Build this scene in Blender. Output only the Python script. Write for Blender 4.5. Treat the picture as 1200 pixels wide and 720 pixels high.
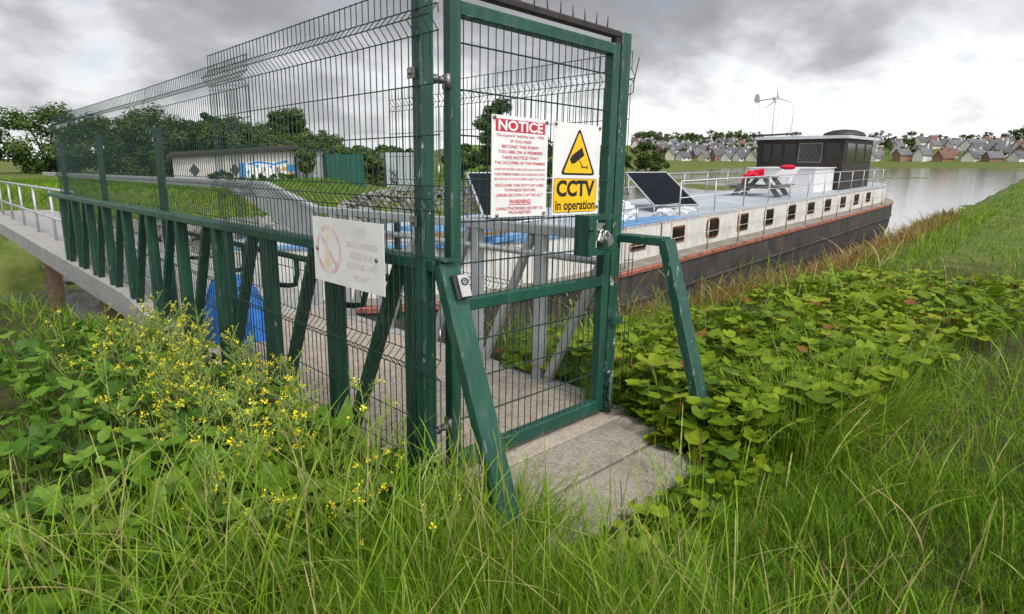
import bpy, math, random
import numpy as np
from mathutils import Matrix, Vector

for o in list(bpy.data.objects):
    bpy.data.objects.remove(o)
SC = bpy.context.scene
COL = SC.collection
R = math.radians
rng = np.random.default_rng(7)
random.seed(7)

# ------------------------------------------------------------------ camera
CAM = np.array([-1.587, 0.0, 1.5])
RT = np.array([[0.70797, -0.70624, 0.0], [0.167882, 0.168292, 0.971336], [0.685999, 0.687677, -0.237711]])
cam = bpy.data.cameras.new('camera')
cam.sensor_width = 36.0
cam.lens = 36.0 * 711.0 / 1200.0
cam.clip_start = 0.05
cam.clip_end = 9000
camo = bpy.data.objects.new('camera', cam)
M = Matrix(((RT[0][0], RT[1][0], -RT[2][0], CAM[0]), (RT[0][1], RT[1][1], -RT[2][1], CAM[1]),
            (RT[0][2], RT[1][2], -RT[2][2], CAM[2]), (0, 0, 0, 1)))
camo.matrix_world = M
COL.objects.link(camo)
SC.camera = camo

# ------------------------------------------------------------------ exposure
SC.view_settings.view_transform = 'Standard'
SC.view_settings.look = 'None'
SC.view_settings.exposure = 0.25
SC.view_settings.gamma = 1.0
SC.render.engine = 'CYCLES'
try:
    SC.cycles.use_denoising = True
    SC.cycles.max_bounces = 6
    SC.cycles.diffuse_bounces = 3
    SC.cycles.glossy_bounces = 3
    SC.cycles.transmission_bounces = 4
    SC.cycles.sample_clamp_indirect = 4
except Exception:
    pass

# ------------------------------------------------------------------ sky
W = bpy.data.worlds.new('World')
SC.world = W
W.use_nodes = True
nt = W.node_tree
nt.nodes.clear()
SUN_DIR = Vector((-0.2, -0.72, 1.05)).normalized()        # towards the sun
def N(tree, typ, **kw):
    n = tree.nodes.new(typ)
    for k, v in kw.items():
        setattr(n, k, v)
    return n
def vm(op, a, b=None, tree=None):
    n = N(tree or nt, 'ShaderNodeVectorMath', operation=op)
    for i, x in enumerate((a, b)):
        if x is None: continue
        if isinstance(x, (tuple, list)): n.inputs[i].default_value = x
        else: (tree or nt).links.new(x, n.inputs[i])
    return n
def mt(op, a, b=None, c=None, tree=None, clamp=False):
    n = N(tree or nt, 'ShaderNodeMath', operation=op, use_clamp=clamp)
    for i, x in enumerate((a, b, c)):
        if x is None: continue
        if isinstance(x, (int, float)): n.inputs[i].default_value = x
        else: (tree or nt).links.new(x, n.inputs[i])
    return n.outputs[0]
def ramp(tree, fac, stops, interp='LINEAR'):
    n = N(tree, 'ShaderNodeValToRGB')
    n.color_ramp.interpolation = interp
    while len(n.color_ramp.elements) < len(stops):
        n.color_ramp.elements.new(0.5)
    for e, (p, c) in zip(n.color_ramp.elements, stops):
        e.position = p
        e.color = (c[0], c[1], c[2], 1) if isinstance(c, (tuple, list)) else (c, c, c, 1)
    if fac is not None: tree.links.new(fac, n.inputs[0])
    return n.outputs[0]
L = nt.links
tc = N(nt, 'ShaderNodeTexCoord')
d = tc.outputs['Generated']
sep = N(nt, 'ShaderNodeSeparateXYZ'); L.new(d, sep.inputs[0])
zc = mt('MAXIMUM', sep.outputs[2], 0.0)
den = mt('ADD', zc, 0.42)
px = mt('DIVIDE', sep.outputs[0], den)
py = mt('DIVIDE', sep.outputs[1], den)
comb = N(nt, 'ShaderNodeCombineXYZ'); L.new(px, comb.inputs[0]); L.new(py, comb.inputs[1])
n1 = N(nt, 'ShaderNodeTexNoise'); n1.inputs['Scale'].default_value = 1.25; n1.inputs['Detail'].default_value = 9
n1.inputs['Roughness'].default_value = 0.52; n1.inputs['Distortion'].default_value = 0.35
off = vm('ADD', comb.outputs[0], (3.1, 7.7, 0.0)); L.new(off.outputs[0], n1.inputs['Vector'])
n2 = N(nt, 'ShaderNodeTexNoise'); n2.inputs['Scale'].default_value = 4.2; n2.inputs['Detail'].default_value = 8
n2.inputs['Roughness'].default_value = 0.55; L.new(comb.outputs[0], n2.inputs['Vector'])
# the height in the sky at which the cloud deck turns from bright rim to grey base
def blob(dirv, width):                                     # a soft patch of sky round one direction
    v = Vector(dirv).normalized()
    dt = vm('DOT_PRODUCT', d, tuple(v)).outputs['Value']
    a = mt('SUBTRACT', dt, math.cos(width))
    return mt('DIVIDE', a, 1 - math.cos(width), clamp=True)
def pix(x, y):
    q = RT.T @ np.array([(x - 600) / 711, (360 - y) / 711, 1.0]); return tuple(q)
base = mt('SUBTRACT', mt('MULTIPLY', zc, 2.3), 0.24)
t = mt('ADD', base, mt('MULTIPLY', mt('SUBTRACT', n1.outputs[0], 0.5), 1.7))
t = mt('ADD', t, mt('MULTIPLY', mt('SUBTRACT', n2.outputs[0], 0.5), 0.95))
t = mt('ADD', t, mt('MULTIPLY', blob(pix(800, -40), 0.34), 0.50))
t = mt('ADD', t, mt('MULTIPLY', blob(pix(300, -30), 0.45), 0.55))
t = mt('ADD', t, mt('MULTIPLY', blob(pix(810, 130), 0.24), -0.20))
cloud = ramp(nt, mt('ADD', t, 0.12), [(0.0, (1.0, 1.0, 1.0)), (0.18, (0.92, 0.925, 0.94)), (0.34, (0.70, 0.705, 0.725)), (0.54, (0.44, 0.445, 0.465)), (0.75, (0.32, 0.325, 0.34)), (1.0, (0.26, 0.265, 0.28))])
sky = N(nt, 'ShaderNodeTexSky'); sky.sky_type = 'NISHITA'; sky.sun_disc = False
sky.sun_elevation = math.asin(SUN_DIR.z); sky.sun_rotation = math.atan2(SUN_DIR.x, SUN_DIR.y)
skyb = N(nt, 'ShaderNodeBackground'); L.new(sky.outputs[0], skyb.inputs[0]); skyb.inputs[1].default_value = 0.09
# unseen cloud behind the photographer, round the hidden sun, brightened to light the scene
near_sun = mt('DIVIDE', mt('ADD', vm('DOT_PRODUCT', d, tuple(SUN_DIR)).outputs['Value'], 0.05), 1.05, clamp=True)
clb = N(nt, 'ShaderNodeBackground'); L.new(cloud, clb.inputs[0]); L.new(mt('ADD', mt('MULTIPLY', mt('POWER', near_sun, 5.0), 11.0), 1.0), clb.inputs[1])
gap = ramp(nt, n2.outputs[0], [(0.30, 0.55), (0.40, 0.96), (1.0, 0.97)])
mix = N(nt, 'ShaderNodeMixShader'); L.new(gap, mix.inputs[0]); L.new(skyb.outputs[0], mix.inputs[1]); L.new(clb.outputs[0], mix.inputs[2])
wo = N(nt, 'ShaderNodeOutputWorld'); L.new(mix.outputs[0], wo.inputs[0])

# ------------------------------------------------------------------ sun
sl = bpy.data.lights.new('sun', 'SUN'); sl.energy = 1.5; sl.angle = R(11); sl.color = (1.0, 0.965, 0.91)
so = bpy.data.objects.new('sun', sl); so.rotation_euler = SUN_DIR.to_track_quat('Z', 'Y').to_euler()
so.location = (0, 0, 30); COL.objects.link(so)

# ------------------------------------------------------------------ materials
MATS = {}
def newmat(name):
    m = bpy.data.materials.new(name); m.use_nodes = True
    MATS[name] = m
    b = m.node_tree.nodes['Principled BSDF']
    return m, m.node_tree, b
def noise(tree, scale, detail=5, rough=0.55, vec=None, dist=0.0):
    n = N(tree, 'ShaderNodeTexNoise'); n.inputs['Scale'].default_value = scale
    n.inputs['Detail'].default_value = detail; n.inputs['Roughness'].default_value = rough; n.inputs['Distortion'].default_value = dist
    if vec is None:
        c = N(tree, 'ShaderNodeTexCoord'); vec = c.outputs['Object']
    tree.links.new(vec, n.inputs['Vector'])
    return n.outputs[0]
def objvec(tree, scale=(1, 1, 1)):
    c = N(tree, 'ShaderNodeTexCoord'); mp = N(tree, 'ShaderNodeMapping'); mp.inputs['Scale'].default_value = scale
    tree.links.new(c.outputs['Object'], mp.inputs['Vector']); return mp.outputs[0]
def mixc(tree, fac, a, b):
    n = N(tree, 'ShaderNodeMix', data_type='RGBA')
    for i, x in ((0, fac), (6, a), (7, b)):
        if isinstance(x, (int, float)): n.inputs[i].default_value = x
        elif isinstance(x, (tuple, list)): n.inputs[i].default_value = (x[0], x[1], x[2], 1)
        else: tree.links.new(x, n.inputs[i])
    return n.outputs[2]
def bump(tree, b, h, strength=0.3, dist=0.01):
    n = N(tree, 'ShaderNodeBump'); n.inputs['Strength'].default_value = strength; n.inputs['Distance'].default_value = dist
    tree.links.new(h, n.inputs['Height']); tree.links.new(n.outputs[0], b.inputs['Normal'])
def plain(name, c, rough=0.5, metal=0.0, var=0.25, scale=6.0, spec=0.4, bmp=0.0):
    m, t, b = newmat(name)
    n = noise(t, scale)
    lo = tuple(x * (1 - var) for x in c); hi = tuple(min(1, x * (1 + var)) for x in c)
    t.links.new(ramp(t, n, [(0.3, lo), (0.7, hi)]), b.inputs['Base Color'])
    b.inputs['Roughness'].default_value = rough; b.inputs['Metallic'].default_value = metal
    b.inputs['Specular IOR Level'].default_value = spec
    if bmp: bump(t, b, noise(t, scale * 8), bmp)
    return m
# powder coated green steel: dulled, chalky, a few chips down to undercoat and rust
def green_steel(name, c, chip=0.0):
    m, t, b = newmat(name)
    n = noise(t, 3.5, 6); g = noise(t, 40, 4)
    col = ramp(t, n, [(0.3, tuple(x * 0.72 for x in c)), (0.55, c), (0.75, tuple(x * 1.25 + 0.006 for x in c))])
    streak = noise(t, 1.0, 6, 0.6, objvec(t, (30, 30, 1.6)))
    col = mixc(t, ramp(t, streak, [(0.52, 0.0), (0.74, 0.42)]), col, (0.085, 0.125, 0.085))
    ch = noise(t, 1.0, 3, 0.7, objvec(t, (34, 34, 11)))
    cm = ramp(t, ch, [(0.715 - chip, 0.0), (0.725 - chip, 1.0)], 'LINEAR')
    col = mixc(t, cm, col, (0.42, 0.44, 0.42))
    rs = noise(t, 9.0, 6, 0.65)
    col = mixc(t, ramp(t, rs, [(0.66, 0.0), (0.74, 0.8)]), col, (0.085, 0.038, 0.02))
    bv = N(t, 'ShaderNodeBevel'); bv.samples = 3; bv.inputs['Radius'].default_value = 0.009
    gn = N(t, 'ShaderNodeNewGeometry')
    ed = mt('SUBTRACT', 1.0, vm('DOT_PRODUCT', bv.outputs[0], gn.outputs['True Normal'], t).outputs['Value'], tree=t)
    en = ramp(t, noise(t, 1.0, 5, 0.7, objvec(t, (26, 26, 9))), [(0.585 - chip, 0.0), (0.63 - chip, 1.0)])
    em = mt('MULTIPLY', ramp(t, ed, [(0.03, 0.0), (0.10, 1.0)]), en, tree=t)
    col = mixc(t, em, col, (0.36, 0.38, 0.35))
    t.links.new(col, b.inputs['Base Color'])
    t.links.new(ramp(t, g, [(0.3, 0.34), (0.7, 0.55)]), b.inputs['Roughness'])
    b.inputs['Specular IOR Level'].default_value = 0.45
    bump(t, b, g, 0.10, 0.003)
    return m
green_steel('green', (0.0075, 0.064, 0.041))
green_steel('green_worn', (0.009, 0.062, 0.041), chip=0.05)
green_steel('green_dark', (0.006, 0.046, 0.027))
plain('wire', (0.010, 0.034, 0.026), 0.45, 0, 0.3, 9)
plain('brown_steel', (0.030, 0.022, 0.020), 0.65, 0, 0.4, 14, bmp=0.2)
plain('bolt', (0.22, 0.21, 0.20), 0.45, 0.7, 0.4, 60)
plain('steel_bright', (0.62, 0.61, 0.58), 0.28, 0.9, 0.12, 30)
plain('steel_dull', (0.16, 0.15, 0.145), 0.6, 0, 0.2, 9)
plain('rust', (0.13, 0.05, 0.022), 0.85, 0, 0.5, 20)
plain('white_wall', (0.46, 0.43, 0.41), 0.8, 0, 0.12, 1.2)
plain('yellow', (0.80, 0.47, 0.008), 0.45, 0, 0.06, 8)
plain('ink', (0.012, 0.011, 0.012), 0.5, 0, 0.2, 9)
plain('red_ink', (0.50, 0.022, 0.045), 0.5, 0, 0.15, 12)
plain('white_ink', (0.75, 0.73, 0.72), 0.5, 0, 0.05, 10)
plain('grey_plastic', (0.42, 0.41, 0.38), 0.5, 0, 0.1, 20)
plain('dark_plastic', (0.025, 0.027, 0.028), 0.5, 0, 0.2, 20)
plain('black_panel', (0.006, 0.007, 0.012), 0.55, 0, 0.3, 3, 0.12)
plain('alu', (0.48, 0.48, 0.48), 0.45, 0.5, 0.15, 10)
plain('grey_wood', (0.15, 0.142, 0.135), 0.8, 0, 0.35, 7)
plain('dark_wood', (0.05, 0.045, 0.042), 0.75, 0, 0.35, 7)
plain('red_fabric', (0.72, 0.018, 0.055), 0.7, 0, 0.25, 9)
plain('white_gloss', (0.70, 0.70, 0.70), 0.4, 0, 0.08, 3)
plain('light_grey', (0.50, 0.51, 0.53), 0.5, 0, 0.1, 4)
plain('brown_cabin', (0.026, 0.018, 0.016), 0.6, 0, 0.4, 5)
plain('dark_glass', (0.014, 0.013, 0.013), 0.12, 0, 0.2, 3, 0.5)
plain('blue_tarp', (0.030, 0.20, 0.62), 0.45, 0, 0.25, 10)
plain('blue_deck', (0.115, 0.26, 0.45), 0.6, 0, 0.25, 2.5)
plain('timber', (0.20, 0.13, 0.075), 0.8, 0, 0.3, 8)
plain('rope', (0.24, 0.19, 0.12), 0.9, 0, 0.3, 30)
plain('white_sheet', (0.55, 0.56, 0.56), 0.7, 0, 0.12, 6)
plain('roof_grey', (0.13, 0.128, 0.135), 0.85, 0, 0.25, 0.8)
plain('roof_slate', (0.09, 0.091, 0.10), 0.85, 0, 0.25, 0.8)
plain('roof_red', (0.15, 0.075, 0.055), 0.85, 0, 0.25, 0.8)
plain('house_white', (0.66, 0.64, 0.60), 0.85, 0, 0.08, 0.3)
plain('house_brick', (0.27, 0.15, 0.11), 0.85, 0, 0.15, 0.5)
plain('house_cream', (0.52, 0.47, 0.39), 0.85, 0, 0.08, 0.3)
plain('house_glass', (0.05, 0.055, 0.06), 0.2, 0, 0.2, 0.3)
plain('bark', (0.075, 0.058, 0.042), 0.9, 0, 0.35, 6)
plain('stalk', (0.25, 0.33, 0.07), 0.6, 0, 0.25, 5)
plain('petal', (0.80, 0.66, 0.012), 0.55, 0, 0.12, 30)
plain('blue_paint', (0.03, 0.24, 0.56), 0.8, 0, 0.2, 4)
plain('orange_paint', (0.6, 0.30, 0.04), 0.8, 0, 0.2, 4)
plain('pink_paint', (0.55, 0.38, 0.36), 0.8, 0, 0.1, 4)
plain('red_paint', (0.30, 0.03, 0.03), 0.8, 0, 0.2, 4)
plain('pale_paint', (0.72, 0.71, 0.70), 0.8, 0, 0.06, 2)
plain('teal_paint', (0.010, 0.075, 0.055), 0.7, 0, 0.25, 1.0)
plain('grey_clad', (0.36, 0.39, 0.38), 0.6, 0, 0.15, 0.7)

# white sign sheet with dirt specks and run marks
m, t, b = newmat('sign_white')
v = objvec(t, (1, 1, 1))
g1 = noise(t, 5, 6); g2 = noise(t, 1.0, 5, 0.6, objvec(t, (40, 40, 3)))
col = ramp(t, g1, [(0.3, (0.66, 0.64, 0.62)), (0.65, (0.78, 0.765, 0.745))])
col = mixc(t, ramp(t, g2, [(0.58, 0.0), (0.8, 0.3)]), col, (0.48, 0.46, 0.41))
t.links.new(col, b.inputs['Base Color']); b.inputs['Roughness'].default_value = 0.42
# sun bleached print: what is left of the ink comes and goes
def faded(name, c, lo, hi, scale):
    m, t, b = newmat(name)
    g = noise(t, scale, 5, 0.7)
    t.links.new(mixc(t, ramp(t, g, [(lo, 0.0), (hi, 1.0)]), (0.74, 0.725, 0.71), c), b.inputs['Base Color'])
    b.inputs['Roughness'].default_value = 0.45
faded('faded_pink', (0.64, 0.36, 0.40), 0.30, 0.62, 14)
faded('faded_text', (0.62, 0.36, 0.40), 0.36, 0.66, 24)
faded('faded_yellow', (0.66, 0.58, 0.36), 0.34, 0.60, 16)

# galvanised steel
m, t, b = newmat('galv')
vo = N(t, 'ShaderNodeTexVoronoi'); vo.inputs['Scale'].default_value = 55
t.links.new(objvec(t), vo.inputs['Vector'])
g = noise(t, 5, 6)
col = ramp(t, g, [(0.3, (0.29, 0.31, 0.35)), (0.7, (0.44, 0.465, 0.50))])
col = mixc(t, 0.12, col, vo.outputs['Color'])
hs = N(t, 'ShaderNodeHueSaturation'); hs.inputs['Saturation'].default_value = 0.45; t.links.new(col, hs.inputs['Color'])
t.links.new(hs.outputs[0], b.inputs['Base Color'])
b.inputs['Metallic'].default_value = 0.35; b.inputs['Roughness'].default_value = 0.5

# concrete: warm grey with aggregate, damp blotches
def concrete(name, c, dark):
    m, t, b = newmat(name)
    a = noise(t, 3.2, 8, 0.68); f = noise(t, 85, 3, 0.75); k = noise(t, 17, 7, 0.75)
    col = ramp(t, a, [(0.28, tuple(x * dark for x in c)), (0.5, c), (0.75, tuple(x * 1.12 for x in c))])
    col = mixc(t, ramp(t, f, [(0.40, 0.75), (0.50, 0.0)]), col, tuple(x * 0.36 for x in c))
    col = mixc(t, ramp(t, f, [(0.60, 0.0), (0.70, 0.5)]), col, tuple(min(1, x * 1.65) for x in c))
    col = mixc(t, ramp(t, k, [(0.52, 0.0), (0.66, 0.6)]), col, (0.12, 0.10, 0.066))
    bl_ = noise(t, 5.5, 8, 0.75)
    col = mixc(t, ramp(t, bl_, [(0.54, 0.0), (0.64, 0.45)]), col, tuple(x * 0.42 for x in c))
    t.links.new(col, b.inputs['Base Color']); b.inputs['Roughness'].default_value = 0.9
    bump(t, b, f, 0.7, 0.006)
concrete('concrete', (0.43, 0.36, 0.285), 0.72)
concrete('concrete_old', (0.31, 0.272, 0.215), 0.52)
concrete('concrete_edge', (0.36, 0.345, 0.325), 0.75)

# barge paint
m, t, b = newmat('cabin_white')
st = noise(t, 1.0, 6, 0.62, objvec(t, (5.5, 5.5, 0.55)))
sp = noise(t, 2.3, 6, 0.65)
col = ramp(t, sp, [(0.3, (0.52, 0.50, 0.45)), (0.7, (0.68, 0.67, 0.63))])
col = mixc(t, ramp(t, st, [(0.56, 0.0), (0.76, 0.75)]), col, (0.33, 0.155, 0.065))
t.links.new(col, b.inputs['Base Color']); b.inputs['Roughness'].default_value = 0.55
m, t, b = newmat('hull_black')
st = noise(t, 1.0, 6, 0.62, objvec(t, (2.2, 2.2, 0.35))); sp = noise(t, 1.6, 7, 0.65)
col = ramp(t, sp, [(0.3, (0.018, 0.017, 0.017)), (0.5, (0.045, 0.041, 0.038)), (0.72, (0.085, 0.072, 0.062))])
col = mixc(t, ramp(t, st, [(0.50, 0.0), (0.70, 0.75)]), col, (0.105, 0.060, 0.040))
t.links.new(col, b.inputs['Base Color']); b.inputs['Roughness'].default_value = 0.7
m, t, b = newmat('strip_red')
sp = noise(t, 4, 6, 0.65, objvec(t, (1, 1, 1)))
col = ramp(t, sp, [(0.36, (0.065, 0.048, 0.04)), (0.46, (0.24, 0.082, 0.048)), (0.60, (0.42, 0.135, 0.08))])
t.links.new(col, b.inputs['Base Color']); b.inputs['Roughness'].default_value = 0.7
m, t, b = newmat('side_deck')
sp = noise(t, 3, 6, 0.65)
t.links.new(ramp(t, sp, [(0.3, (0.14, 0.115, 0.085)), (0.7, (0.25, 0.23, 0.19))]), b.inputs['Base Color']); b.inputs['Roughness'].default_value = 0.85
m, t, b = newmat('deck_grey')
sp = noise(t, 0.9, 7, 0.65); 
t.links.new(ramp(t, sp, [(0.3, (0.26, 0.285, 0.31)), (0.5, (0.36, 0.385, 0.41)), (0.7, (0.45, 0.47, 0.49))]), b.inputs['Base Color']); b.inputs['Roughness'].default_value = 0.6
m, t, b = newmat('deck_rim')
co = N(t, 'ShaderNodeTexCoord'); sx = N(t, 'ShaderNodeSeparateXYZ'); t.links.new(co.outputs['Object'], sx.inputs[0])
bl = N(t, 'ShaderNodeMapRange'); bl.inputs['From Min'].default_value = 8.0; bl.inputs['From Max'].default_value = 12.0; t.links.new(mt('ADD', sx.outputs[0], mt('MULTIPLY', noise(t, 1.5), 4.0, tree=t), tree=t), bl.inputs['Value'])
t.links.new(mixc(t, bl.outputs[0], (0.13, 0.27, 0.46), (0.36, 0.38, 0.40)), b.inputs['Base Color']); b.inputs['Roughness'].default_value = 0.6
m, t, b = newmat('rail_rusty')
sp = noise(t, 7, 5, 0.65)
t.links.new(ramp(t, sp, [(0.42, (0.55, 0.53, 0.49)), (0.56, (0.38, 0.22, 0.12))]), b.inputs['Base Color']); b.inputs['Roughness'].default_value = 0.7

# ground: dark soil near, grassland, mud by the river
m, t, b = newmat('ground')
geo = N(t, 'ShaderNodeNewGeometry'); sx = N(t, 'ShaderNodeSeparateXYZ'); t.links.new(geo.outputs['Position'], sx.inputs[0])
P = geo.outputs['Position']
a = noise(t, 0.09, 8, 0.6, P); f = noise(t, 1.7, 8, 0.7, P); g8 = noise(t, 0.012, 6, 0.6, P)
field = ramp(t, f, [(0.3, (0.050, 0.072, 0.014)), (0.5, (0.105, 0.125, 0.026)), (0.72, (0.19, 0.175, 0.055))])
field = mixc(t, ramp(t, a, [(0.45, 0.0), (0.6, 0.7)]), field, (0.075, 0.125, 0.024))
soil = ramp(t, f, [(0.3, (0.024, 0.022, 0.010)), (0.7, (0.068, 0.062, 0.028))])
vd = vm('DISTANCE', P, tuple(CAM), t).outputs['Value']
near = ramp(t, mt('DIVIDE', vd, 16.0, tree=t), [(0.75, 0.0), (1.0, 1.0)])
land = mixc(t, near, soil, field)
mud = ramp(t, f, [(0.3, (0.085, 0.075, 0.058)), (0.7, (0.17, 0.155, 0.125))])
zz = mt('ADD', sx.outputs[2], mt('MULTIPLY', mt('SUBTRACT', f, 0.5), 0.8, tree=t), tree=t)
zr = N(t, 'ShaderNodeMapRange'); zr.inputs['From Min'].default_value = -2.62; zr.inputs['From Max'].default_value = -2.3; t.links.new(zz, zr.inputs['Value'])
t.links.new(mixc(t, zr.outputs[0], mud, land), b.inputs['Base Color']); b.inputs['Roughness'].default_value = 0.95
b.inputs['Specular IOR Level'].default_value = 0.2
bump(t, b, f, 0.6, 0.15)
m, t, b = newmat('water')
geo = N(t, 'ShaderNodeNewGeometry')
b.inputs['Base Color'].default_value = (0.10, 0.10, 0.09, 1); b.inputs['Roughness'].default_value = 0.07
b.inputs['Specular IOR Level'].default_value = 0.9
bump(t, b, noise(t, 0.9, 5, 0.55, geo.outputs['Position']), 0.35, 0.08)
plain('stone', (0.19, 0.18, 0.165), 0.9, 0, 0.6, 1.1, 0.3)

# foliage: colour ramp over a random value each leaf carries, some light passes through
def foliage(name, stops, trans=0.3, gloss=0.5, mott=0.35):
    m, t, b = newmat(name)
    at = N(t, 'ShaderNodeAttribute'); at.attribute_name = 'tint'
    col = ramp(t, at.outputs['Fac'], stops)
    geo = N(t, 'ShaderNodeNewGeometry')
    n = noise(t, 26, 3, 0.6, geo.outputs['Position'])
    hs = N(t, 'ShaderNodeHueSaturation'); t.links.new(col, hs.inputs['Color'])
    t.links.new(ramp(t, n, [(0.3, 1 - mott), (0.7, 1 + mott * 0.7)]), hs.inputs['Value'])
    t.links.new(hs.outputs[0], b.inputs['Base Color'])
    b.inputs['Roughness'].default_value = gloss + 0.1; b.inputs['Specular IOR Level'].default_value = 0.18
    tr = N(t, 'ShaderNodeBsdfTranslucent'); t.links.new(hs.outputs[0], tr.inputs[0])
    mx = N(t, 'ShaderNodeMixShader'); mx.inputs[0].default_value = trans
    t.links.new(b.outputs[0], mx.inputs[1]); t.links.new(tr.outputs[0], mx.inputs[2])
    t.links.new(mx.outputs[0], t.nodes['Material Output'].inputs[0])
foliage('grass_leaf', [(0.0, (0.034, 0.105, 0.007)), (0.40, (0.112, 0.235, 0.009)), (0.72, (0.22, 0.345, 0.021)), (0.86, (0.30, 0.36, 0.08)), (0.95, (0.40, 0.33, 0.15)), (1.0, (0.30, 0.18, 0.075))], 0.35, 0.45, 0.2)
foliage('dry_grass', [(0.0, (0.17, 0.072, 0.022)), (0.5, (0.28, 0.145, 0.050)), (1.0, (0.42, 0.32, 0.16))], 0.3, 0.7, 0.2)
foliage('broad_leaf', [(0.0, (0.042, 0.100, 0.008)), (0.5, (0.145, 0.228, 0.011)), (0.85, (0.255, 0.325, 0.018)), (0.95, (0.32, 0.30, 0.04)), (1.0, (0.24, 0.10, 0.035))], 0.3, 0.42, 0.28)
foliage('dock_leaf', [(0.0, (0.040, 0.11, 0.012)), (0.6, (0.115, 0.225, 0.020)), (1.0, (0.20, 0.31, 0.045))], 0.3, 0.4, 0.28)
foliage('mustard_leaf', [(0.0, (0.09, 0.16, 0.03)), (1.0, (0.20, 0.29, 0.06))], 0.3, 0.5, 0.2)
foliage('tree_leaf', [(0.0, (0.020, 0.046, 0.009)), (0.5, (0.050, 0.095, 0.017)), (1.0, (0.115, 0.165, 0.034))], 0.2, 0.55, 0.3)
foliage('bush_leaf', [(0.0, (0.030, 0.052, 0.012)), (0.5, (0.062, 0.100, 0.020)), (1.0, (0.13, 0.17, 0.04))], 0.2, 0.55, 0.3)

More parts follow.
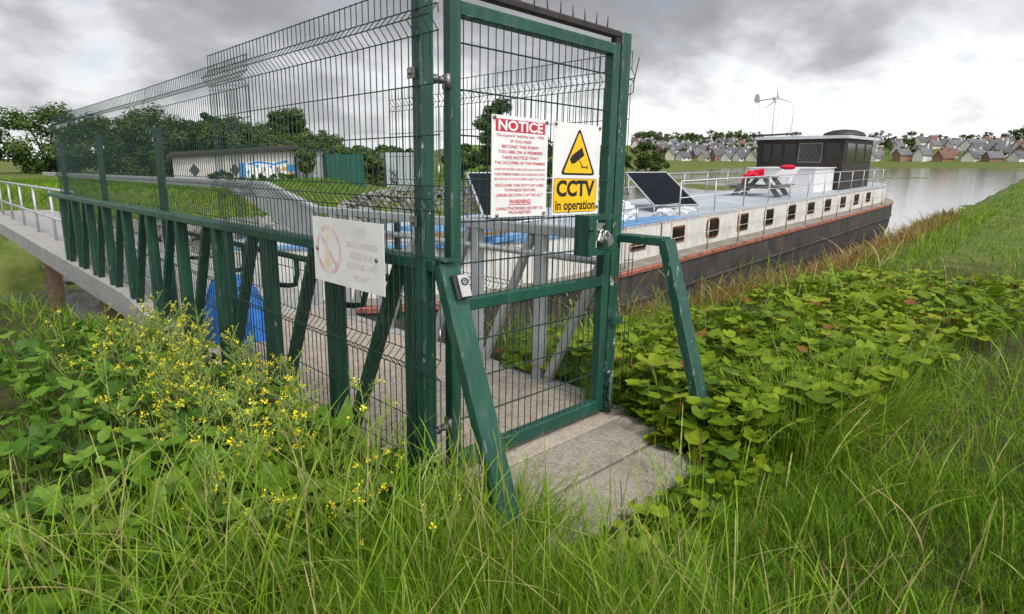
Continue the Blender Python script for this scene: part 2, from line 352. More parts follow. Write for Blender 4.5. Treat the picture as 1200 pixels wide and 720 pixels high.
# ------------------------------------------------------------------ mesh builder
class MB:
    def __init__(s): s.v = []; s.f = []; s.n = 0; s.sm = []
    def add(s, vs, fs, smooth=False):
        s.v.append(np.asarray(vs, float).reshape(-1, 3)); s.f += [tuple(i + s.n for i in f) for f in fs]; s.sm += [smooth] * len(fs); s.n += len(s.v[-1]); return s
    def box(s, x0, x1, y0, y1, z0, z1):
        vs = [(x, y, z) for z in (z0, z1) for y in (y0, y1) for x in (x0, x1)]
        return s.add(vs, [(0, 2, 3, 1), (4, 5, 7, 6), (0, 1, 5, 4), (2, 6, 7, 3), (0, 4, 6, 2), (1, 3, 7, 5)])
    def bar(s, p, q, w, h, u=(1, 0, 0), c=0.006):
        """square tube p to q, w wide along u, h deep, rounded edges"""
        p = np.array(p, float); q = np.array(q, float); dd = q - p; dd /= np.linalg.norm(dd)
        u = np.array(u, float); u -= dd * (u @ dd); u /= np.linalg.norm(u); v = np.cross(dd, u)
        a, b_ = w / 2, h / 2
        pr = [(a, -b_ + c), (a, b_ - c), (a - c, b_), (-a + c, b_), (-a, b_ - c), (-a, -b_ + c), (-a + c, -b_), (a - c, -b_)]
        vs = [e + u * x + v * y for e in (p, q) for x, y in pr]
        fs = [(i, (i + 1) % 8, (i + 1) % 8 + 8, i + 8) for i in range(8)] + [tuple(range(7, -1, -1)), tuple(range(8, 16))]
        return s.add(vs, fs)
    def tube(s, pts, r, n=8, caps=True):
        pts = np.asarray(pts, float); k = len(pts); rr = np.full(k, r) if np.isscalar(r) else np.asarray(r, float)
        tg = np.gradient(pts, axis=0); tg /= np.linalg.norm(tg, axis=1)[:, None] + 1e-12
        ref = np.array([0, 0, 1.0]) if abs(tg[0][2]) < 0.9 else np.array([1.0, 0, 0])
        vs = []; u = np.cross(tg[0], ref); u /= np.linalg.norm(u)
        for i in range(k):
            u = u - tg[i] * (u @ tg[i]); u /= np.linalg.norm(u); w = np.cross(tg[i], u)
            an = np.arange(n) * 2 * math.pi / n
            vs.append(pts[i] + rr[i] * (np.cos(an)[:, None] * u + np.sin(an)[:, None] * w))
        fs = [(i * n + j, i * n + (j + 1) % n, (i + 1) * n + (j + 1) % n, (i + 1) * n + j) for i in range(k - 1) for j in range(n)]
        if caps: fs += [tuple(range(n - 1, -1, -1)), tuple(range((k - 1) * n, k * n))]
        return s.add(np.concatenate(vs), fs, True)
    def cyl(s, c, r, h, axis=(0, 0, 1), n=14):
        c = np.array(c, float); a = np.array(axis, float); a /= np.linalg.norm(a)
        return s.tube([c - a * h / 2, c + a * h / 2], r, n)
    def prism(s, poly, p0, ux, uy, th):
        """2D polygon on plane p0+ux*x+uy*y, given thickness backwards"""
        p0, ux, uy = (np.array(x, float) for x in (p0, ux, uy)); nn = np.cross(ux, uy); k = len(poly)
        fr = [p0 + ux * x + uy * y for x, y in poly]
        bk = [q - nn * th for q in fr]
        return s.add(fr + bk, [tuple(range(k)), tuple(range(2 * k - 1, k - 1, -1))] + [(i, i + k, (i + 1) % k + k, (i + 1) % k) for i in range(k)])
    def ball(s, c, r, sub=(8, 6), squash=(1, 1, 1), jit=0.0):
        nu, nv = sub; vs = []; 
        for j in range(nv + 1):
            th = math.pi * j / nv
            for i in range(nu):
                ph = 2 * math.pi * i / nu; k = 1 + jit * (random.random() - 0.5) * 2
                vs.append((c[0] + r * squash[0] * k * math.sin(th) * math.cos(ph), c[1] + r * squash[1] * k * math.sin(th) * math.sin(ph), c[2] + r * squash[2] * k * math.cos(th)))
        fs = [(j * nu + i, (j + 1) * nu + i, (j + 1) * nu + (i + 1) % nu, j * nu + (i + 1) % nu) for j in range(nv) for i in range(nu)]
        return s.add(vs, fs, True)
    def crumple(s, c, r, squash, k=3.5, amp=0.35, sub=(26, 16), seed=1):
        nu, nv = sub; vs = []
        for j in range(nv + 1):
            th = math.pi * j / nv
            for i in range(nu):
                ph = 2 * math.pi * i / nu; n_ = np.array([math.sin(th) * math.cos(ph), math.sin(th) * math.sin(ph), math.cos(th)])
                w = sum(abs(math.sin(k * f * (n_ @ np.array(q)) + seed * f)) / f for f, q in ((1, (1, .6, .3)), (1.7, (-.5, 1, .7)), (3.1, (.4, -.8, 1)), (5.3, (1, 1, -.6)))) / 2.1
                vs.append(np.array(c) + r * (1 - amp + amp * 1.5 * w) * n_ * np.array(squash))
        fs = [(j * nu + i, (j + 1) * nu + i, (j + 1) * nu + (i + 1) % nu, j * nu + (i + 1) % nu) for j in range(nv) for i in range(nu)]
        return s.add(vs, fs, False)
    def mesh(s, name, shift):
        me = bpy.data.meshes.new(name)
        v = np.concatenate(s.v) - np.asarray(shift)
        me.from_pydata(v.tolist(), [], s.f); me.polygons.foreach_set('use_smooth', s.sm); me.update()
        return me
OFF = {}
def setp(o, label=None, cat=None, group=None, kind=None):
    for k, v in (('label', label), ('category', cat), ('group', group), ('kind', kind)):
        if v: o[k] = v
    return o
NEAR = []            # top-level objects whose footing leans with the bank
def thing(name, label, cat, loc, group=None, rotz=0.0, local=False, near=False):
    o = bpy.data.objects.new(name, None); o.empty_display_size = 0.1; COL.objects.link(o)
    o.location = loc; o.rotation_euler = (0, 0, rotz); setp(o, label, cat, group)
    OFF[o.name] = np.zeros(3) if local else np.array(loc, float)
    if near: NEAR.append(o)
    return o
def obj(name, mb, mat, parent=None, label=None, cat=None, group=None, kind=None, near=False, base=None):
    if parent is not None: sh = OFF[parent.name]
    else: sh = np.array(base if base is not None else (0, 0, 0), float)
    me = mb.mesh(name, sh) if isinstance(mb, MB) else mb
    me.materials.append(MATS[mat] if isinstance(mat, str) else mat)
    o = bpy.data.objects.new(name, me); COL.objects.link(o)
    if parent is not None: o.parent = parent; OFF[o.name] = sh
    else:
        if base is not None: o.location = base
        OFF[o.name] = sh
    setp(o, label, cat, group, kind)
    if near: NEAR.append(o)
    return o
def np_mesh(name, v, faces, tint=None, smooth=False):
    """faces: (n,k) int array"""
    me = bpy.data.meshes.new(name); nv = len(v); nf, k = faces.shape
    me.vertices.add(nv); me.vertices.foreach_set('co', np.ascontiguousarray(v, np.float32).ravel())
    me.loops.add(nf * k); me.loops.foreach_set('vertex_index', np.ascontiguousarray(faces, np.int32).ravel())
    me.polygons.add(nf); me.polygons.foreach_set('loop_start', np.arange(0, nf * k, k, dtype=np.int32))
    try: me.polygons.foreach_set('loop_total', np.full(nf, k, np.int32))
    except Exception: pass
    me.polygons.foreach_set('use_smooth', np.full(nf, smooth))
    if tint is not None:
        a = me.attributes.new('tint', 'FLOAT', 'POINT'); a.data.foreach_set('value', np.ascontiguousarray(tint, np.float32))
    me.update(calc_edges=True); me.validate()
    return me
def dup(root, loc, rotz=None, label=None, scale=None):
    r = root.copy(); COL.objects.link(r); r.location = loc
    if rotz is not None: r.rotation_euler = (0, 0, rotz)
    if scale is not None: r.scale = (scale,) * 3
    if label: r['label'] = label
    for ch in list(root.children):
        c = ch.copy(); COL.objects.link(c); c.parent = r
        for g in ch.children:
            e = g.copy(); COL.objects.link(e); e.parent = c
    return r
def text_poly(body, size=1.0, bold=0.0):
    cu = bpy.data.curves.new('lettering', 'FONT'); cu.body = body; cu.size = size; cu.align_x = 'CENTER'; cu.align_y = 'CENTER'
    cu.offset = bold; cu.resolution_u = 3
    o = bpy.data.objects.new('lettering', cu); COL.objects.link(o)
    dg = bpy.context.evaluated_depsgraph_get(); ev = o.evaluated_get(dg)
    me = bpy.data.meshes.new_from_object(ev)
    v = np.array([x.co[:] for x in me.vertices]).reshape(-1, 3); f = [tuple(p.vertices) for p in me.polygons]
    bpy.data.objects.remove(o); bpy.data.curves.remove(cu); bpy.data.meshes.remove(me)
    return v, f
def put_text(mb, body, p0, ux, uy, cx, cy, h, w, bold=0.0, nudge=0.0):
    """lettering of cap height h and total width w centred at (cx, cy) of a sign plane"""
    v, f = text_poly(body, 1.0, bold)
    lo, hi = v.min(0), v.max(0)
    caps = 0.65
    sy = h / caps; sx_ = w / (hi[0] - lo[0])
    v = v.copy(); v[:, 0] = (v[:, 0] - (lo[0] + hi[0]) / 2) * sx_ + cx
    v[:, 1] = (v[:, 1] - (hi[1] + min(lo[1], hi[1] - 0.7)) / 2 if False else v[:, 1] - (0.36 - 0.36)) * sy + cy
    p0, ux, uy = (np.array(x, float) for x in (p0, ux, uy)); nn = np.cross(ux, uy)
    mb.add(p0 + np.outer(v[:, 0], ux) + np.outer(v[:, 1], uy) + nn * nudge, f)

# frame of the bank: gate, fences and walkway lean about two degrees towards the river
TM = np.array([[0.99949, 0.00379, 0.03179], [-0.00403, 0.99996, 0.00771], [-0.03176, -0.00784, 0.99946]])
def lean(p): return TM @ (np.asarray(p, float) - CAM) + CAM
LEAN = Matrix.Translation(CAM) @ Matrix([list(r) for r in TM]).to_4x4() @ Matrix.Translation(-CAM)

# ------------------------------------------------------------------ terrain
SHORE = np.array([(6.63, 24.62), (10.21, 22.38), (17.75, 32.0), (23.68, 38.84), (26.63, 39.2), (33.67, 37.9), (52.0, 46.0), (90.7, 63.6), (200, 118), (288, 138), (330, 143)])
s_az = np.arctan2(SHORE[:, 1], SHORE[:, 0] + 1.587); s_r = np.hypot(SHORE[:, 0] + 1.587, SHORE[:, 1])
AZ = np.concatenate([[-1.2, -0.3, 0.2], s_az[::-1], [1.6, 2.0, 2.6]]); RS = np.concatenate([[366, 366, 366], s_r[::-1], [26, 30, 40]])
def sst(a, b, x):
    t = np.clip((x - a) / (b - a), 0, 1); return t * t * (3 - 2 * t)
def vnoise(x, y, seed=0):
    """cheap smooth value noise"""
    def h(i, j): 
        n = np.sin(i * 127.1 + j * 311.7 + seed * 74.7) * 43758.5453; return n - np.floor(n)
    i = np.floor(x); j = np.floor(y); fx = x - i; fy = y - j; fx = fx * fx * (3 - 2 * fx); fy = fy * fy * (3 - 2 * fy)
    return (h(i, j) * (1 - fx) + h(i + 1, j) * fx) * (1 - fy) + (h(i, j + 1) * (1 - fx) + h(i + 1, j + 1) * fx) * fy
def bank_edge(x): return np.interp(x, [-30, -6, -1.5, -0.3, 0.3, 1.7, 3, 5, 10, 35, 80], [20, 15, 11, 7.5, 4.6, 3.9, 3.75, 3.45, 3.55, 5.0, 8.0])
WATER = -2.7
def ground(x, y):
    x = np.asarray(x, float); y = np.asarray(y, float); dx = x - CAM[0]; r = np.hypot(dx, y); az = np.arctan2(y, dx)
    k = np.minimum(1, 13 / np.maximum(r, 1e-6))
    z = 1.5 + TM[2, 0] * dx * k + TM[2, 1] * y * k + TM[2, 2] * (-1.545) + (vnoise(x * 1.3, y * 1.3) - 0.5) * 0.05
    s = sst(-0.1, 1.9, y - bank_edge(x)); 
    bed = WATER - 0.53 + (vnoise(x * 0.045, y * 0.03 + x * 0.01, 3) * 0.75 + vnoise(x * 0.15, y * 0.12, 6) * 0.25) * 0.72 * sst(25, 60, r) + (vnoise(x * 0.4, y * 0.4, 5) - 0.5) * 0.08
    z = z * (1 - s) + bed * s
    rs = np.interp(az, AZ, RS)
    u = sst(rs * 0.93, rs * 1.02, r)
    fieldz = -0.75 + 0.75 * sst(rs, rs * 1.4, r) + (vnoise(x * 0.12, y * 0.12, 9) - 0.5) * 0.3
    far = sst(0.60, 0.50, az)                       # the far hillside across the estuary
    hill = 10.5 * sst(375, 560, r) * (0.82 + 0.18 * vnoise(az * 14, r * 0.004, 4)) + 3 * sst(366, 480, r)
    fz = fieldz * (1 - far) + -1.9 * far + hill * sst(1.0, 0.85, az) * sst(-0.7, -0.2, az)
    return z * (1 - u) + fz * u
na, nr = 640, 210
aa = np.linspace(-math.pi, math.pi, na, endpoint=False); ri = np.concatenate([[0.0], np.geomspace(0.25, 4000, nr - 1)])
A2, R2 = np.meshgrid(aa, ri); gx = CAM[0] + R2 * np.cos(A2); gy = R2 * np.sin(A2); gz = ground(gx, gy)
idx = np.arange(na * nr).reshape(nr, na)
fq = np.stack([idx[:-1], np.roll(idx[:-1], -1, 1), np.roll(idx[1:], -1, 1), idx[1:]], -1).reshape(-1, 4)
obj('ground', np_mesh('ground', np.stack([gx, gy, gz], -1).reshape(-1, 3), fq, None, True), 'ground', kind='structure')
wm = MB(); wm.add([(CAM[0] + 3500 * math.cos(a), 3500 * math.sin(a), WATER) for a in np.linspace(0, 2 * math.pi, 64, endpoint=False)], [tuple(range(64))])
obj('river_water', wm, 'water', kind='structure')

# ------------------------------------------------------------------ walkway
def slab_edge(mb, x0, x1, y0, y1, z0, z1, c=0.006):
    mb.add([(x0, y0, z0), (x1, y0, z0), (x1, y1, z0), (x0, y1, z0), (x0, y0, z1 - c), (x1, y0, z1 - c), (x1, y1, z1 - c), (x0, y1, z1 - c),
            (x0 + c, y0 + c, z1), (x1 - c, y0 + c, z1), (x1 - c, y1 - c, z1), (x0 + c, y1 - c, z1)],
           [(3, 2, 1, 0), (0, 1, 5, 4), (1, 2, 6, 5), (2, 3, 7, 6), (3, 0, 4, 7), (4, 5, 9, 8), (5, 6, 10, 9), (6, 7, 11, 10), (7, 4, 8, 11), (8, 9, 10, 11)])
mb = MB()
for y0, y1, dz, x1 in ((1.395, 1.733, 0.0, 1.34), (1.749, 2.084, 0.006, 1.56)):
    slab_edge(mb, 0.12, x1, y0, y1, -0.12, dz)
obj('path', mb, 'concrete_old', kind='structure', near=True)
mb = MB(); y = 2.100
while y < 6.2:
    slab_edge(mb, 0.02, 1.60, y, min(y + 0.498, 6.3), -0.18, 0.004 if y > 2.3 else 0.001, 0.004); y += 0.503
obj('walkway', mb, 'concrete', kind='structure', near=True)
mb = MB(); slab_edge(mb, 1.605, 1.73, 2.12, 6.3, -0.22, 0.012, 0.01)
obj('walkway_kerb', mb, 'concrete_edge', kind='structure', near=True)

# ------------------------------------------------------------------ welded mesh panels
FOLDS = [(2.159, 2.110, 2.059), (1.454, 1.402, 1.348), (0.700, 0.655, 0.605)]
SINGLE = [2.255, 1.862, 1.661, 1.148, 0.948, 0.37, 0.165, 0.05]
def mesh_panel(p, dr, length, nrm, top=2.259, zmin=0.03, crest=0.042, pitch=0.05, r=0.0026):
    mb = MB(); p = np.array(p, float); dr = np.array(dr, float); nrm = np.array(nrm, float)
    prof = [(top, 0.0)]
    for a, b_, c in FOLDS: prof += [(a, 0), (b_, crest), (c, 0)]
    prof.append((zmin, 0)); prof = [q for q in prof if q[0] >= zmin]
    k = int(round(length / pitch))
    up = np.array([0, 0, 1.0])
    for i in range(k + 1):
        b0 = p + dr * (i * pitch); jit = rng.normal(0, 0.0012, 2)
        mb.tube([b0 + up * z + nrm * o + dr * jit[0] for z, o in prof], r, 5, False)
    hz = [(z, -0.004) for z in SINGLE if z > zmin] + [(q, o - 0.004 if o == 0 else o + 0.004) for f in FOLDS for q, o in zip(f, (0, crest, 0)) if q > zmin]
    for z, o in hz:
        mb.tube([p + up * z + nrm * o, p + dr * (length / 2) + up * (z + rng.normal(0, 0.0015)) + nrm * o, p + dr * length + up * z + nrm * o], r * 1.1, 5, False)
    return mb
FG = 'welded mesh fence panels round the walkway'
def clip_part(y, z, parent, x=-0.008):
    mb = MB(); mb.bar((x, y - 0.022, z), (x, y + 0.022, z), 0.045, 0.006, (0, 0, 1), 0.002); mb.cyl((x - 0.006, y, z), 0.008, 0.012, (1, 0, 0), 8)
    obj('clamp', mb, 'bolt', parent)
f1 = thing('mesh_fence', 'green welded mesh fence panel carrying the bleached white sign', 'fence', (0, 3.3, 0), FG, near=True)
obj('mesh_panel', mesh_panel((0, 2.03, 0), (0, 1, 0), 2.5, (-1, 0, 0)), 'wire', f1)
mb = MB(); mb.bar((0.043, 2.19, -0.1), (0.043, 2.19, 2.42), 0.07, 0.07, (1, 0, 0), 0.007)
obj('post', mb, 'green_worn', f1, 'worn green corner post with flaked paint beside the gate')
mb = MB(); mb.bar((0.052, 4.56, -0.3), (0.052, 4.56, 1.07), 0.05, 0.06, (1, 0, 0), 0.006); obj('post', mb, 'green_dark', f1)
for z in (1.915, 1.30): clip_part(2.205, z, f1)
# bent loops of the panel's ends at the corner post
for z in (2.2, 1.55, 0.85):
    mb = MB(); mb.tube([(0.0, 2.03, z), (-0.01, 2.018, z - 0.03), (0.0, 2.026, z - 0.08)], 0.0028, 5); obj('wire_tie', mb, 'steel_bright', f1)
f2 = thing('mesh_fence', 'second mesh panel lapped behind the near fence at the left', 'fence', (0.13, 5.5, 0), FG, near=True)
obj('mesh_panel', mesh_panel((0.145, 4.25, 0), (0.018, 1, 0), 2.5, (-1, 0, 0)), 'wire', f2)
mb = MB(); mb.bar((0.24, 6.7, -0.3), (0.24, 6.7, 1.9), 0.06, 0.06, (1, 0, 0), 0.006); obj('post', mb, 'green_dark', f2)
for yy, ww in ((6.78, 'third'), (9.30, 'fourth')):
    f4 = thing('mesh_fence', ww + ' mesh panel of the near fence counted from the gate', 'fence', (0.19, yy + 1.2, 0), FG, near=True)
    obj('mesh_panel', mesh_panel((0.19, yy, 0), (0, 1, 0), 2.5, (-1, 0, 0)), 'wire', f4)
    mb = MB(); mb.bar((0.27, yy + 2.5, -0.3), (0.27, yy + 2.5, 1.9), 0.06, 0.06, (1, 0, 0), 0.006); obj('post', mb, 'green_dark', f4)
f3 = thing('mesh_fence', 'mesh panel on the far river side of the walkway behind the gate', 'fence', (1.70, 3.7, 0), FG, near=True)
obj('mesh_panel', mesh_panel((1.71, 2.30, 0), (0, 1, 0), 2.65, (1, 0, 0), zmin=0.5), 'wire', f3)
mb = MB(); mb.bar((1.755, 4.93, 0.1), (1.755, 4.93, 1.05), 0.05, 0.05, (1, 0, 0), 0.006); obj('post', mb, 'green_dark', f3)

# ------------------------------------------------------------------ gate
GX0, GX1, GY = 0.205, 1.452, 2.2
gt = thing('security_gate', 'tall green steel gate with mesh infill closing the concrete walkway', 'gate', (0.83, 2.23, 0), near=True)
mb = MB(); zb, ztop = 0.035, 2.247
e = 0.03
mb.bar((GX0 + e, GY + e, zb), (GX0 + e, GY + e, ztop), 0.06, 0.06)
mb.bar((GX1 - e, GY + e, zb), (GX1 - e, GY + e, ztop), 0.062, 0.06)
for z in (ztop - 0.031, 0.882, zb + 0.035):
    mb.bar((GX0 + 0.058, GY + e + 0.001, z), (GX1 - 0.058, GY + e + 0.001, z), 0.06, 0.062 if z > 0.2 else 0.075, (0, 1, 0))
obj('gate_frame', mb, 'green', gt)
mb = MB(); x = GX0 + 0.085
while x < GX1 - 0.07:
    mb.tube([(x, GY + 0.018, zb + 0.06), (x + rng.normal(0, 0.001), GY + 0.018, 1.1), (x, GY + 0.018, ztop - 0.05)], 0.0028, 5, False); x += 0.05
for i in range(11):
    z = 2.075 - 0.1975 * i
    if z > 0.12 and abs(z - 0.882) > 0.05:
        mb.tube([(GX0 + 0.055, GY + 0.012, z), (0.83, GY + 0.012, z + rng.normal(0, 0.002)), (GX1 - 0.055, GY + 0.012, z)], 0.0042, 6, False)
obj('mesh_infill', mb, 'wire', gt)
# lock shroud with its padlocks
mb = MB()
mb.box(1.085, 1.150, 2.085, 2.19, 1.068, 1.295)
mb.box(1.1505, 1.388, 2.095, 2.19, 1.268, 1.294)
mb.box(1.1505, 1.388, 2.095, 2.19, 1.069, 1.095)
lb = obj('lock_box', mb, 'green', gt)
mb = MB(); mb.cyl((1.094, 2.078, 1.22), 0.014, 0.016, (0, 1, 0), 6); obj('bolt', mb, 'green_dark', lb)
mb = MB(); mb.tube([(1.13, 2.15, 1.235), (1.30, 2.15, 1.235)], 0.011, 10); mb.tube([(1.215, 2.15, 1.235), (1.215, 2.12, 1.225), (1.215, 2.118, 1.20)], 0.008, 8)
mb.box(1.18, 1.24, 2.112, 2.13, 1.21, 1.25)
obj('sliding_bolt', mb, 'steel_bright', gt)
def padlock(c, ang, s):
    mb = MB(); ca, sa = math.cos(ang), math.sin(ang); ux = np.array([ca, 0, sa]); uz = np.array([-sa, 0, ca]); c = np.array(c, float)
    mb.bar(c - uz * 0.024 * s, c + uz * 0.024 * s, 0.052 * s, 0.024 * s, ux, 0.006)
    sh = MB(); tpts = [c + uz * (0.024 * s) + ux * (0.017 * s * math.cos(a)) + uz * (0.030 * s * max(0, math.sin(a))) for a in np.linspace(math.pi, 0, 9)]
    sh.tube(tpts, 0.0045 * s, 7)
    return mb, sh
for lab, c, ang, s in (('padlock resting inside the gate lock box, tilted right', (1.27, 2.085, 1.150), 0.55, 1.15), ('smaller padlock behind, tilted the other way in the lock box', (1.215, 2.105, 1.165), -0.45, 0.95)):
    a, sh = padlock(c, ang, s)
    pk = obj('padlock', a, 'steel_bright', None, 'silver ' + lab, 'padlock', 'padlocks on the gate', near=True, base=c)
    obj('shackle', sh, 'steel_bright', pk)
# hinges
for z in (1.905, 0.29):
    mb = MB(); mb.tube([(0.075, 2.185, z), (0.20, 2.215, z)], 0.010, 8); mb.cyl((0.112, 2.192, z), 0.020, 0.016, (1, 0, 0), 6); mb.cyl((0.150, 2.202, z), 0.018, 0.014, (1, 0, 0), 6)
    mb.tube([(0.190, 2.205, z - 0.03), (0.190, 2.205, z + 0.03)], 0.014, 10); mb.box(0.192, 0.204, 2.205, 2.25, z - 0.03, z + 0.03)
    obj('hinge', mb, 'bolt', gt)
# drop bolt at the foot of the closing stile
mb = MB(); mb.tube([(1.475, 2.165, 0.02), (1.475, 2.165, 0.30)], 0.014, 10); mb.tube([(1.475, 2.165, 0.295), (1.455, 2.155, 0.305), (1.425, 2.152, 0.30)], 0.010, 8)
mb.box(1.455, 1.497, 2.178, 2.199, 0.06, 0.085); mb.box(1.455, 1.497, 2.178, 2.199, 0.20, 0.225)
obj('drop_bolt', mb, 'green_worn', gt)

# closing post and the spiked bar over the gate
gp = thing('gate_post', 'square green gate post on the closing side, paint chipped at its head', 'post', (1.522, 2.24, 0), near=True)
mb = MB(); mb.bar((1.522, 2.245, -0.15), (1.522, 2.245, 2.318), 0.085, 0.085, (1, 0, 0), 0.01); obj('shaft', mb, 'green_worn', gp)
mb = MB(); mb.box(1.475, 1.572, 2.168, 2.201, 0.60, 0.645); obj('stop_plate', mb, 'green', gp)
mb = MB(); mb.box(1.508, 1.530, 2.196, 2.2015, 0.855, 0.90); obj('patch', mb, 'rust', gp, 'rusty hole in the post')
mb = MB(); mb.box(1.52, 1.548, 2.194, 2.2015, 0.445, 0.485); mb.cyl((1.534, 2.192, 0.465), 0.006, 0.006, (0, 1, 0), 8); obj('latch_plate', mb, 'steel_bright', gp)
mb = MB(); mb.tube([(1.58, 2.23, 1.985), (1.595, 2.20, 2.0), (1.598, 2.20, 2.07), (1.625, 2.19, 2.2)], 0.0035, 6); mb.tube([(1.575, 2.23, 2.075), (1.6, 2.20, 2.07)], 0.0035, 6); obj('bent_wire', mb, 'wire', gp)
mb = MB(); 
for xx in (1.59, 1.635): mb.tube([(xx, 2.16, 0.05), (xx, 2.16, 1.1)], 0.0028, 5)
for zz_ in (0.20, 0.40, 0.60, 0.80, 1.0): mb.tube([(1.56, 2.163, zz_), (1.65, 2.163, zz_)], 0.0028, 5)
obj('mesh_strip', mb, 'wire', gp)
sb = thing('spike_bar', 'dark rusty anti-climb bar with upright spikes above the gate', 'spiked bar', (0.8, 2.24, 2.3), near=True)
mb = MB(); mb.bar((0.10, 2.24, 2.305), (1.476, 2.24, 2.305), 0.045, 0.040, (0, 1, 0), 0.008); mb.bar((1.455, 2.24, 2.25), (1.455, 2.24, 2.285), 0.04, 0.05)
obj('bar', mb, 'brown_steel', sb)
x = 0.16
while x < 1.46:
    mb = MB(); mb.tube([(x, 2.235, 2.32), (x + rng.normal(0, 0.002), 2.235 + rng.normal(0, 0.003), 2.385)], [0.0042, 0.0024], 6); x += 0.10; obj('spike', mb, 'brown_steel', sb)

# ------------------------------------------------------------------ green parapet, left
pr = thing('parapet', 'dark green steel parapet with posts and slanting braces along the left fence', 'railing', (0.08, 3.5, 0), near=True)
mb = MB(); mb.bar((0.077, 2.10, 1.107), (0.077, 11.8, 1.107), 0.11, 0.056, (1, 0, 0), 0.007); obj('top_rail', mb, 'green', pr)
for yp in (2.31, 3.08, 3.93, 4.82, 5.70, 6.58, 7.46, 8.34, 9.22, 10.1, 10.98):
    mb = MB(); mb.bar((0.075, yp, -0.12), (0.075, yp, 1.08), 0.085, 0.088, (1, 0, 0), 0.008); obj('post', mb, 'green_dark', pr)
    if yp > 2.5:
        mb = MB(); mb.bar((0.075, yp - 0.10, -0.02), (0.075, yp - 0.655, 1.085), 0.07, 0.052, (1, 0, 0), 0.008); obj('brace', mb, 'green_dark', pr)
mb = MB(); mb.tube([(0.22, 2.45, 0.955), (0.22, 6.3, 0.945)], 0.02, 10); hr = obj('hand_rail', mb, 'green_dark', pr)
for yp in (3.07, 3.92, 4.80, 5.68):
    mb = MB(); mb.tube([(0.22, yp - 0.07, 0.945), (0.22, yp - 0.075, 0.84), (0.215, yp - 0.05, 0.765), (0.20, yp + 0.02, 0.75), (0.15, yp + 0.06, 0.755)], 0.018, 8); obj('bracket', mb, 'green_dark', hr)
mb = MB(); mb.bar((0.077, 2.085, 1.112), (0.077, 1.60, -0.12), 0.112, 0.062, (1, 0, 0), 0.007); obj('stay', mb, 'green', pr)
mb = MB(); mb.box(0.03, 0.124, 2.03, 2.12, 1.1355, 1.1395); obj('cap_plate', mb, 'green', pr)
# key safe strapped on the stay
ks = thing('key_safe', 'grey push button key safe fixed to the slanting green stay', 'key safe', (0.11, 2.0, 1.0), near=True)
sdv = np.array([0, 1.60 - 2.085, -0.12 - 1.112]); sdv /= np.linalg.norm(sdv); snv = np.cross([1, 0, 0], sdv); snv = snv if snv[1] < 0 else -snv
cb = np.array([0.090, 2.085, 1.112]) + sdv * 0.115 + snv * 0.032
mb = MB(); mb.bar(cb - sdv * 0.058 + snv * 0.014, cb + sdv * 0.050 + snv * 0.014, 0.068, 0.028, (1, 0, 0), 0.008); obj('body', mb, 'dark_plastic', ks)
mb = MB(); c2 = cb + snv * 0.036 + np.array([0.006, 0, 0]); mb.bar(c2 - sdv * 0.052, c2 + sdv * 0.045, 0.054, 0.015, (1, 0, 0), 0.006); cv = obj('cover', mb, 'grey_plastic', ks)
mb = MB(); ccc = c2 - sdv * 0.020 + snv * 0.0082
mb.tube([ccc + np.array([0.019 * math.cos(a), 0, 0]) - sdv * 0.014 * math.sin(a) for a in np.linspace(0, 2 * math.pi, 19)], 0.003, 6, False)
for k, (a, b_) in enumerate([(-0.011, 0.005), (0.0, 0.005), (0.011, 0.005), (-0.011, -0.005), (0, -0.005), (0.011, -0.005)]): mb.cyl(ccc + np.array([a, 0, 0]) - sdv * b_, 0.0035, 0.004, snv, 6)
obj('badge', mb, 'dark_plastic', cv)

# right-hand stay
rs_ = thing('raking_stay', 'green bent steel stay standing among round leaves right of the gate', 'stay', (1.57, 1.7, 0), near=True)
mb = MB(); mb.bar((1.575, 2.20, 1.140), (1.575, 1.895, 1.140), 0.11, 0.05, (1, 0, 0), 0.006); obj('arm', mb, 'green', rs_)
mb = MB(); mb.bar((1.575, 1.893, 1.150), (1.575, 1.475, -0.15), 0.105, 0.060, (1, 0, 0), 0.006); obj('leg', mb, 'green_worn', rs_)

# ------------------------------------------------------------------ galvanised parapet, right
pg = thing('parapet', 'galvanised grey parapet with slanting braces on the far side of the walkway', 'railing', (1.65, 4.2, 0), near=True)
mb = MB(); mb.bar((1.66, 2.30, 1.135), (1.66, 6.35, 1.105), 0.075, 0.07, (1, 0, 0), 0.006); obj('top_rail', mb, 'galv', pg)
mb = MB(); mb.tube([(1.66, 2.30, 0.955), (1.66, 6.35, 0.945)], 0.026, 12); obj('mid_rail', mb, 'galv', pg)
for yp in (2.965, 3.665, 4.365, 5.065, 5.765):
    mb = MB(); mb.bar((1.665, yp, -0.2), (1.665, yp, 1.10), 0.075, 0.085, (1, 0, 0), 0.006); obj('post', mb, 'galv', pg)
    mb = MB(); mb.bar((1.665, yp - 0.085, 0.0), (1.665, yp - 0.61, 1.09), 0.055, 0.06, (1, 0, 0), 0.006); obj('brace', mb, 'galv', pg)

